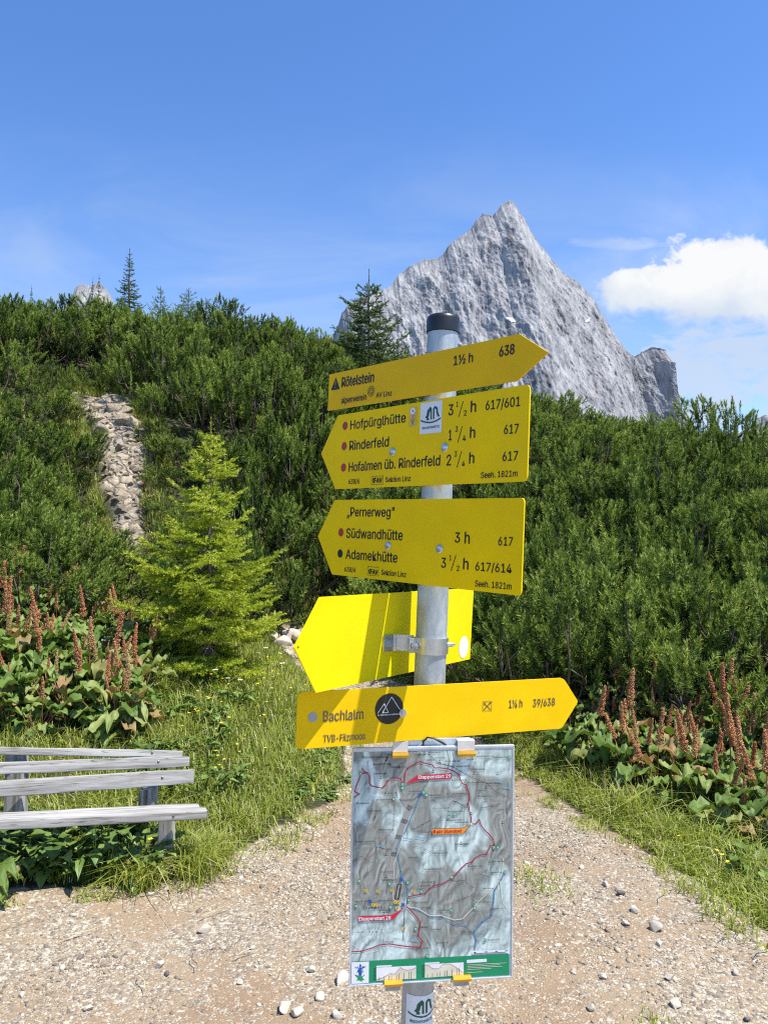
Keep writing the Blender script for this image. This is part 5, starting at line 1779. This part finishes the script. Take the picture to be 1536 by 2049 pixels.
lt = 'broad-leaved dock plant with rusty seed spikes on the bank above the bench'
n = 0
for k in range(72):
    Y = dr.uniform(5.35, 7.25)
    px = dr.uniform(-90, 300 - max(0, (6.2 - Y)) * 40)
    dock(px, 1300, Y, lt, 'dock plants on the left bank', int(dr.choice([1, 1, 2, 3])) if Y > 5.7 else int(dr.choice([0, 1])), dr.uniform(.62, .92))
rt = 'broad-leaved dock plant with rusty seed spikes beside the right path edge'
for (px, Y, ns) in [(1130, 6.35, 1), (1180, 6.3, 2), (1215, 6.0, 0), (1225, 5.7, 2), (1260, 5.75, 2), (1290, 6.0, 1), (1310, 5.5, 1), (1345, 5.7, 3), (1370, 5.35, 2), (1400, 5.6, 1), (1425, 5.3, 3), (1440, 5.6, 2), (1465, 5.2, 2), (1490, 5.5, 3),
                    (1510, 5.1, 2), (1530, 5.35, 2), (1560, 5.0, 2), (1585, 5.3, 2), (1540, 4.85, 1), (1620, 4.9, 2), (1660, 5.2, 2), (1480, 4.95, 1), (1240, 6.1, 1), (1390, 5.9, 1), (1450, 5.9, 1), (1520, 5.8, 2), (1340, 6.0, 0), (1600, 5.7, 1), (1160, 5.95, 1), (1205, 5.75, 1), (1275, 5.45, 2), (1330, 5.25, 2), (1360, 5.1, 1), (1395, 5.15, 2), (1420, 4.95, 2), (1450, 4.85, 1), (1505, 4.75, 2), (1380, 5.75, 3), (1435, 5.75, 3), (1475, 5.7, 2), (1320, 5.85, 2), (1550, 5.6, 3), (1250, 6.2, 2), (1300, 6.2, 1)]:
    dock(px, 1600, Y, rt, 'dock plants along the right path edge', ns, dr.uniform(.78, 1.0))
for k in range(18):
    dock(dr.uniform(1640, 2250), 1600, dr.uniform(4.3, 6.1), rt, 'dock plants along the right path edge', int(dr.integers(0, 3)), dr.uniform(.75, 1.0))
dock(-34, 1750, 3.72, 'leafy dock plant cut off at the left frame edge under the bench', None, 0, .6)

# --- small leafy herbs
herb = [rosette(400 + i, 26, (.035, .085), (.03, .065), (.03, .17), .52, .22, (.3, .9), (.0, .8), True, .010, old=.05, n=4, m=2) for i in range(4)]
for f_, s_ in herb:
    f_.materials.append(MAT['herb'])
    s_.materials.append(MAT['herb'])


def herb_at(x, Y, text, group, sc):
    root = empty('leafy_herb', (x, Y, hz1(x, Y) - .01), dr.uniform(0, 6.28), sc)
    label(root, text, 'wild plant', group)
    f_, s_ = herb[int(dr.integers(4))]
    child('foliage', f_, root)
    child('leaf_stalks', s_, root)
    return root


for k in range(34):
    px, Y = dr.uniform(-40, 310), dr.uniform(3.98, 4.5)
    herb_at(at(px, 1700, Y)[0], Y, 'low leafy herb clump growing under the bench', 'herbs under the bench', dr.uniform(.8, 1.35))
for k in range(26):
    Y = dr.uniform(5.15, 6.1)
    px = dr.uniform(565, 690)
    herb_at(at(px, 1560, Y)[0], Y, 'low round-leaved herb at the left gravel edge near the map', 'round-leaved herbs at the gravel edge', dr.uniform(.45, .75)).scale[2] *= .5
for k in range(40):
    Y = dr.uniform(5.0, 7.4)
    px = dr.uniform(250, 470)
    herb_at(at(px, 1450, Y)[0], Y, 'low leafy herb in the meadow around the young spruce', 'herbs in the left meadow', dr.uniform(.7, 1.3))
for k in range(22):
    Y = dr.uniform(4.1, 5.4)
    x = np.interp(Y, [3.45, 4.0, 4.6, 5.4, 6.0], [1.70, 1.60, 1.43, 1.18, 1.0]) + dr.uniform(.35, .9)
    herb_at(x, Y, 'low leafy herb in the shade below the right dock plants', 'herbs below the right dock plants', dr.uniform(.7, 1.2))

# ------------------------------------------------------------------ grass (stuff)
def blades(n, xy, h, r, width=.006, lean=.5, tint=None):
    x, y = xy[:, 0], xy[:, 1]
    z = height(x, y) - .01
    a = r.uniform(0, 6.28, n)
    ln = np.abs(r.normal(size=n)) * lean + .12
    d = np.stack([np.cos(a), np.sin(a), np.zeros(n)], 1)
    s = np.stack([-np.sin(a + r.normal(size=n) * .8), np.cos(a), np.zeros(n)], 1) * (width / 2)
    B = np.stack([x, y, z], 1)
    M1 = B + d * (h * ln * .35)[:, None] + np.array([0, 0, 1.0]) * (h * .62)[:, None]
    T1 = B + d * (h * ln * 1.15)[:, None] + np.array([0, 0, 1.0]) * (h * np.clip(1 - ln * .42, .3, 1))[:, None]
    V_ = np.stack([B - s, B + s, M1 - s * .8, M1 + s * .8, T1], 1).reshape(-1, 3)
    o = np.arange(n)[:, None] * 5
    Q_ = o + np.array([[0, 1, 3, 2]])
    T_ = o + np.array([[2, 3, 4]])
    return V_, T_, Q_, np.repeat(tint, 5)


gr = np.random.default_rng(8)


def clump_sample(n, fn, box):
    """rejection sampling of n points by density fn inside box."""
    out = []
    m = 0
    while m < n:
        q_ = np.stack([gr.uniform(box[0], box[1], 40000), gr.uniform(box[2], box[3], 40000)], 1)
        k = fn(q_[:, 0], q_[:, 1]) > gr.random(len(q_))
        out.append(q_[k])
        m += k.sum()
    return np.concatenate(out)[:n]


def nz(x, y, f, o=0):
    return fbm(np.stack([x * f, y * f, np.full_like(x, o)], 1), 3)


def meadow(x, y):
    sd_ = sdist(x, y)
    px = 768 + F * x / y
    d = np.clip(sd_ / .10, 0, 1) * (sd_ < 2.9)
    d *= ((px > 180) & (px < 760) & (y > 4.0) & (y < 9.6)) | ((px > 400) & (px < 760) & (y >= 9.6) & (y < 11.6)) | ((px < 460) & (y < 5.4))
    d *= np.clip(1.15 - .55 * (px < 260) * (y > 5.3), 0, 1)
    return d * np.clip(.55 + nz(x, y, 2.2, 1) * 1.6, .08, 1)


def verge(x, y):
    sd_ = sdist(x, y)
    px = 768 + F * x / y
    w = .62 + .25 * nz(x, y, 1.1, 4) + 1.6 * np.clip((px - 1500) / 200, 0, 1)
    return ((px > 880) & (sd_ > 0)) * np.clip(sd_ / .07, 0, 1) * np.clip((w - sd_) / .25, 0.0, 1) * np.clip(.7 + nz(x, y, 2.5, 2) * 1.5, .15, 1)


def fringe(x, y):
    sd_ = sdist(x, y)
    return ((sd_ > -.16) & (sd_ < .12)) * np.clip(nz(x, y, 4, 9) * 2.2 + .15, 0, 1) * .8


pA = clump_sample(68000, meadow, (-4.2, .2, 3.7, 11.6))
pB = clump_sample(60000, verge, (.3, 4.4, 3.0, 8.6))
pC = clump_sample(7000, fringe, (-3, 3, 3.2, 9.3))
def trailside(x, y):
    st_ = sdist(x, y, TRAIL)
    return ((st_ > .02) & (st_ < .42)) * np.clip(.5 + nz(x, y, 3, 5) * 2, 0, 1)


pD = clump_sample(8000, trailside, (-6.2, -2.2, 9.2, 13.2))
pts_g = np.concatenate([pA, pB, pD, pC])
pxg = 768 + F * pts_g[:, 0] / pts_g[:, 1]
clr = (np.abs(pxg - 327) < 24) & (pts_g[:, 1] < 4.2)
pA = pA[~clr[:len(pA)]]
pts_g = pts_g[~clr]
n = len(pts_g)
sdg = sdist(pts_g[:, 0], pts_g[:, 1])
hh = (.055 + .10 * np.clip(sdg / .5, 0, 1) + .07 * np.clip(nz(pts_g[:, 0], pts_g[:, 1], 1.6, 6) + .2, 0, .6)) * gr.uniform(.5, 1.35, n)
hh[len(pA) + len(pB) + len(pD):] *= .55
tint = np.clip(.47 + nz(pts_g[:, 0], pts_g[:, 1], 1.3, 3) * .55 + gr.normal(size=n) * .14, 0, 1)
dry = gr.random(n) < .11
tint[dry] = gr.uniform(.88, 1, dry.sum())
V1, T1, Q1, A1 = blades(n, pts_g, hh, gr, .0062, .55, tint)
# taller tufts: around the front leg of the bench, on the verge and by the docks
tv, tt_, tq, ta = [V1], [T1], [Q1], [A1]
off = len(V1)
for (px, Y, cnt, h0, spread) in [(385, 4.15, 420, .24, .10), (420, 4.3, 320, .22, .10), (285, 4.0, 360, .20, .09), (250, 4.05, 160, .17, .08), (480, 4.75, 200, .16, .12), (300, 6.4, 160, .34, .15), (340, 6.6, 160, .34, .18), (500, 6.8, 200, .28, .2), (620, 7.0, 200, .26, .2),
                                 (1240, 5.0, 200, .26, .14), (1290, 4.9, 200, .3, .15), (1350, 4.6, 220, .26, .15), (1420, 4.5, 220, .3, .15), (1480, 4.2, 240, .26, .15), (1180, 5.5, 200, .24, .15), (1120, 6.0, 200, .24, .15), (1400, 5.0, 120, .42, .2), (1330, 5.4, 120, .42, .2), (1500, 4.7, 120, .42, .2), (1062, 4.0, 110, .035, .16), (1085, 3.85, 90, .03, .14), (1290, 2.78, 60, .03, .08), (560, 4.6, 130, .07, .16), (610, 4.9, 110, .06, .14), (1190, 4.75, 90, .07, .14), (1460, 3.55, 120, .08, .16), (1390, 3.85, 120, .08, .16), (960, 8.2, 260, .30, .35), (1040, 7.4, 260, .30, .3)]:
    c = at(px, 1600, Y)
    q_ = np.stack([c[0] + gr.normal(size=cnt) * spread * .5, Y + gr.normal(size=cnt) * spread * .5], 1)
    a_, b_, d_, e_ = blades(cnt, q_, h0 * gr.uniform(.55, 1.2, cnt), gr, .0058, .75, np.clip(.5 + gr.normal(size=cnt) * .16 + (gr.random(cnt) < .14) * .45, 0, 1))
    tv.append(a_); tt_.append(b_ + off); tq.append(d_ + off); ta.append(e_)
    off += len(a_)
gm = mesh('grass', np.concatenate(tv), np.concatenate(tt_), np.concatenate(tq), {'tint': np.concatenate(ta)})
label(link('grass', gm, MAT['grass']), 'yellow-green meadow grass beside the gravel path', 'grass', None, 'stuff')

# --- flowers
def flower_mesh(nm, H, R, npet, head):
    bm = bmesh.new()
    tube(bm, [(0, 0, 0), (.01, 0, H * .5), (.004, .006, H)], [.0018, .0015, .0012], 5)
    for f in bm.faces:
        f.material_index = 1
    hs = [(0, 0)] if head == 1 else [(0, 0)] + [(R * 1.5 * math.cos(k), R * 1.5 * math.sin(k)) for k in (0, 1.2, 2.5, 3.7, 5.0)]
    for hx, hy in hs:
        c = Vector((.004 + hx, .006 + hy, H - (hx * hx + hy * hy) * 6))
        for k in range(npet):
            a = 2 * math.pi * k / npet
            d = Vector((math.cos(a), math.sin(a), .45))
            s = Vector((-math.sin(a), math.cos(a), 0))
            bm.faces.new([bm.verts.new(c), bm.verts.new(c + d * R * .6 - s * R * .42), bm.verts.new(c + d * R), bm.verts.new(c + d * R * .6 + s * R * .42)])
    return bm_mesh(nm, bm)


yf = flower_mesh('yellow_flower', .20, .013, 5, 1)
yf.materials.append(MAT['yflower']); yf.materials.append(MAT['herb'])
wf = flower_mesh('white_flower', .30, .010, 5, 6)
wf.materials.append(MAT['wflower']); wf.materials.append(MAT['herb'])


def flower(nm, me, px, Y, text, group, sc=1.0):
    x = at(px, 1500, Y)[0]
    o = link(nm, me, None, None, Matrix.Translation((x, Y, hz1(x, Y))) @ Matrix.Rotation(dr.uniform(0, 6.28), 4, 'Z') @ Matrix.Rotation(dr.normal() * .15, 4, 'X') @ Matrix.Scale(sc, 4))
    label(o, text, 'flower', group)


for k in range(85):
    Y = dr.uniform(5.0, 7.6)
    flower('yellow_flower', yf, dr.normal() * 60 + (470 + (Y - 6.2) * 40), Y, 'small yellow flower in the meadow left of the signpost', 'yellow meadow flowers', dr.uniform(.75, 1.2))
for px, Y, s in [(155, 3.98, 1.2), (203, 4.02, 1.3), (140, 3.95, 1.3), (213, 4.06, 1.0), (300, 3.97, 1.2), (245, 4.1, 1.0), (60, 3.95, 1.0), (225, 4.7, .9)]:
    flower('yellow_flower', yf, px, Y, 'yellow flower in the herbs under the bench', 'yellow flowers under the bench', s)
for px, Y in [(1375, 4.3), (1440, 4.0), (1455, 3.95), (1430, 4.05), (1140, 5.7)]:
    flower('yellow_flower', yf, px, Y, 'small yellow flower in the right grass verge', 'yellow flowers on the right verge', .8)
for px, Y in [(434, 6.4), (450, 6.3), (478, 6.25), (530, 7.4), (548, 7.5), (505, 7.3), (470, 7.2), (620, 7.9), (200, 6.5), (575, 7.0)]:
    flower('white_flower', wf, px, Y, 'white umbel flower in the meadow near the young spruce', 'white meadow flowers', dr.uniform(.8, 1.15))
for k in range(36):
    Y, px = [(dr.uniform(12.3, 12.8), dr.uniform(190, 250)), (dr.uniform(10.9, 11.7), dr.uniform(163, 182)), (dr.uniform(9.9, 10.1), dr.uniform(268, 300))][k % 3]
    flower('yellow_flower', yf, px, Y, 'yellow flower beside the rocky trail on the slope', 'yellow flowers by the rocky trail', dr.uniform(1.3, 2.1))

# ------------------------------------------------------------------ stones
def rock_np(r, sub=1, flat=.6, jag=.28):
    bm = bmesh.new()
    bmesh.ops.create_icosphere(bm, subdivisions=sub, radius=1)
    V_ = np.array([v.co[:] for v in bm.verts])
    T_ = np.array([[v.index for v in f.verts] for f in bm.faces])
    bm.free()
    for k in range(7):                       # planar chips
        nrm = unit(r.normal(size=(1, 3)))[0]
        dd = V_ @ nrm - r.uniform(.45, .8)
        V_ = V_ - np.maximum(dd, 0)[:, None] * nrm
    V_ = V_ * (1 + r.normal(size=(len(V_), 1)) * jag * .3)
    V_ = V_ * np.array([1, r.uniform(.6, .9), flat * r.uniform(.7, 1.1)])
    return V_, T_


sr = np.random.default_rng(31)
pv = [rock_np(sr, 1, .55) for _ in range(8)]


def gravel_density(x, y):
    sd_ = sdist(x, y)
    return (sd_ < -.02) * np.clip(.22 + nz(x, y, 1.0, 12) * 1.9 + nz(x, y, 3.5, 13) * 1.0, .03, 1)


gp = clump_sample(38000, gravel_density, (-2.8, 2.7, 2.25, 9.2))
n = len(gp)
size = np.exp(sr.normal(size=n) * .50) * .0056
size = np.minimum(size, .026)
zz = height(gp[:, 0], gp[:, 1]) - np.clip(-sdist(gp[:, 0], gp[:, 1]), 0, .4) * .06
VV, TT, AA, off = [], [], [], 0
which = sr.integers(0, 8, n)
for k in range(8):
    s = which == k
    m = s.sum()
    V0, T0 = pv[k]
    a = sr.uniform(0, 6.28, m)
    ti = sr.normal(size=m) * .35
    c, s_, ct, st = np.cos(a), np.sin(a), np.cos(ti), np.sin(ti)
    X = V0[None] * size[s][:, None, None]
    y1 = X[..., 1] * ct[:, None] - X[..., 2] * st[:, None]
    z1 = X[..., 1] * st[:, None] + X[..., 2] * ct[:, None]
    x2 = X[..., 0] * c[:, None] - y1 * s_[:, None]
    y2 = X[..., 0] * s_[:, None] + y1 * c[:, None]
    P_ = np.stack([x2 + gp[s, 0][:, None], y2 + gp[s, 1][:, None], z1 + (zz[s] + size[s] * .02)[:, None]], -1)
    VV.append(P_.reshape(-1, 3))
    TT.append((T0[None] + (np.arange(m) * len(V0))[:, None, None]).reshape(-1, 3) + off)
    AA.append(np.repeat(np.clip(sr.normal(size=m) * .32 + .45, 0, 1), len(V0)))
    off += m * len(V0)
MAT['gravel'] = leafy('gravel_stones', [(0.0, (0.17, 0.14, 0.11)), (.25, (.29, .24, .17)), (.6, (.43, .37, .275)), (1.0, (.62, .56, .45))], .9, 0.0, .15)
label(link('gravel', mesh('gravel', np.concatenate(VV), np.concatenate(TT), None, {'tint': np.concatenate(AA)}), MAT['gravel']), 'loose pale limestone gravel scattered over the path', 'gravel', None, 'stuff')

big = []
for k in range(6):
    V0, T0 = rock_np(sr, 3, .66, .02)
    for _ in range(9):
        nrm = unit(sr.normal(size=(1, 3)))[0]
        dd = V0 @ nrm - sr.uniform(.30, .62)
        V0 = V0 - np.maximum(dd, 0)[:, None] * nrm * .95
    V0 = V0 * 1.25 + (fbm(V0 * 2.6 + k * 5, 3) * .08)[:, None] * unit(V0)
    big.append(mesh('stone', V0, T0, None, {'tint': np.full(len(V0), .6)}, False))
    big[-1].materials.append(MAT['stone'])


def stone(nm, px, py, Y, R, text, group, k, cat='stone', mt=None, sink=.3):
    x = at(px, py, Y)[0]
    me = big[k % 6]
    if mt:
        key = nm + str(k % 6)
        if key not in bpy.data.meshes:
            me = me.copy()
            me.name = key
            me.materials.clear()
            me.materials.append(mt)
        else:
            me = bpy.data.meshes[key]
    o = link(nm, me, None, None, Matrix.Translation((x, Y, hz1(x, Y) - .02 + R * (.5 - sink))) @ Matrix.Rotation(sr.uniform(0, 6.28), 4, 'Z') @ Matrix.Rotation(sr.normal() * .2, 4, 'X') @ Matrix.Scale(R, 4))
    label(o, text, cat, group)
    return o


def gy_of(py):
    # distance at which flat ground appears at photo row py
    return 1.69 * F / (py - 1105)


STN = [(412, 1828, 15, 'pale round stone left of the map on the gravel'), (672, 1590, 13, 'white stone at the grass edge beside the map'), (650, 1527, 9, 'white stone lying in the grass left of the map'), (45, 1960, 9, 'pale stone alone at the lower left of the gravel'), (176, 1991, 9, 'flat pale stone in the lower left gravel'),
       (322, 1898, 12, 'pale angular stone in the middle of the left gravel'), (335, 1916, 8, 'dark grey stone below the pale angular one'), (505, 1868, 7, 'small pale stone left of the map with a stick beside it'), (622, 1912, 11, 'pale stone left of the map edge'), (684, 1934, 22, 'largest pale block touching the map edge'),
       (570, 1985, 17, 'broad pale stone at the lower left of the map'), (598, 1998, 15, 'pale stone among the cluster near the map foot'), (672, 2008, 14, 'round pale stone close to the post foot'), (455, 2040, 15, 'flat pale stone at the bottom edge'), (640, 1968, 12, 'pale stone between the map edge and the broad stone'),
       (480, 1935, 9, 'grey pair stone in the left gravel'), (1211, 1772, 8, 'pale stone on the path right of the map'), (1244, 1790, 10, 'pale pointed stone with a dark shadow right of the map'), (1268, 1820, 12, 'flat pale slab right of the map'), (1312, 1855, 18, 'largest pale stone on the right path'), (1250, 1844, 9, 'pale stone beside the largest right stone'),
       (1203, 1843, 9, 'pale stone nearest the map on the right'), (1340, 1950, 10, 'pale stone in the lower right gravel'), (1347, 1998, 13, 'pale block at the lower right'), (1470, 1933, 10, 'grey-white stone near the right frame edge'), (1183, 2005, 12, 'pale stone at the lower right of the map'), (1205, 1945, 9, 'pale stone below the map corner'), (1317, 1885, 9, 'pale stone under the largest right stone'),
       (1330, 1728, 6, 'small dark stone at the right grass edge'), (1495, 2022, 8, 'dark stone near the lower right corner')]
for k, (px, py, rpx, tx) in enumerate(STN):
    Y = gy_of(py)
    dkk = 'dark' in tx
    stone('stone', px, py, Y, rpx / F * Y * 1.05, tx, 'larger stones lying on the gravel', k, mt=rock_material('dark_stone', (.10, .09, .085), (.24, .21, .19), 14, None, .4, .01) if dkk and 'dark_stone' not in bpy.data.materials else (bpy.data.materials['dark_stone'] if dkk else None))

# rocks on the steep trail
for k in range(120):
    t = sr.random() ** 1.2
    Y = 9.7 + t * 2.5
    pxl = np.interp(Y, [9.6, 10.5, 12.2], [248, 212, 165])
    pxr = np.interp(Y, [9.8, 10.8, 12.4], [285, 292, 255])
    px = sr.uniform(pxl + 4, pxr - 4)
    stone('trail_rock', px, 1000, Y, np.exp(sr.normal() * .55) * .052, 'pale cream rock on the steep eroded trail up the left slope', 'rocks on the steep trail', k, 'rock', MAT['trailrock'], -.25)
for k, (px, Y, R) in enumerate([(570, 9.35, .14), (600, 9.5, .17), (585, 9.6, .12), (548, 9.4, .10), (620, 9.55, .13), (612, 9.2, .08), (595, 9.15, .07), (640, 9.3, .10), (575, 9.2, .06)]):
    stone('trail_rock', px, 1260, Y, R, 'white rock where the path bends behind the blank yellow board', 'white rocks at the path bend', k, 'rock', None)
for k in range(120):
    t = sr.random()
    Y = 9.7 + t * 2.55
    px = sr.uniform(np.interp(Y, [9.6, 10.5, 12.2], [238, 200, 160]), np.interp(Y, [9.8, 10.8, 12.4], [284, 290, 258]))
    stone('trail_rock', px, 1000, Y, sr.uniform(.018, .05), 'small broken stone on the eroded trail up the left slope', 'small stones on the steep trail', k, 'rock', MAT['trailrock'], -2.2)
def on_slope(px, py, y0=9.2):
    # first point of the terrain met along the sight line through a photo pixel
    for k in range(500):
        q = at(px, py, y0 + k * .01)
        if q[2] <= hz1(q[0], q[1]) + .03:
            break
    return q


# red-white-red way mark painted on a small boulder
x, Y = at(281, 968, 9.75)[0], 9.75
bo = link('waymark_stone', big[2].copy(), None, None, Matrix.Translation(on_slope(281, 968)) @ Matrix.Scale(.075, 4))
bo.data.materials.clear()
bo.data.materials.append(MAT['white'])
bo.data.materials.append(MAT['markred'])
for pl in bo.data.polygons:
    pl.material_index = 1 if abs(pl.center.x) > .42 else 0
label(bo, 'red-white-red painted way mark stone beside the rocky trail', 'way mark')
sup = link('trail_rock', big[1].copy(), None, None, Matrix.Translation(on_slope(279, 990)) @ Matrix.Scale(.12, 4))
sup.data.materials.clear()
sup.data.materials.append(MAT['trailrock'])
label(sup, 'boulder carrying the painted way mark', 'rock')

# dry stalks on the gravel
for k, (px, py, L_, a, tx) in enumerate([(430, 1800, .16, .55, 'pale dry stalk lying beside the round stone'), (495, 1885, .10, .4, 'short dry stalk left of the map'), (285, 1945, .12, -.8, 'dry stalk with a yellow seed head on the gravel'), (30, 1835, .14, .6, 'pale dry stalk at the left frame edge'), (170, 1845, .20, .55, 'long pale dry stalk in front of the bench'),
                                         (390, 1900, .12, -.9, 'dark thin twig in the left gravel'), (1080, 1720, .12, -.7, 'brown twig right of the map')]):
    Y = gy_of(py)
    x = at(px, py, Y)[0]
    bm = bmesh.new()
    d = Vector((math.cos(a), math.sin(a) * 1.5, 0)).normalized()
    zz_ = [hz1(x + d.x * L_ * t, Y + d.y * L_ * t) + .004 + .006 * math.sin(t * 5 + k) for t in (-.5, -.2, .1, .5)]
    tube(bm, [(d.x * L_ * t + .006 * math.sin(t * 9), d.y * L_ * t, z) for t, z in zip((-.5, -.2, .1, .5), zz_)], [.0025, .0022, .002, .0013], 6)
    o = link('dry_stalk', bm_mesh('dry_stalk', bm, True), MAT['stem'] if 'twig' in tx else MAT['straw'], None, Matrix.Translation((x, Y, 0)))
    label(o, tx, 'stalk', 'dry stalks on the gravel')
print('objects', len(bpy.data.objects))
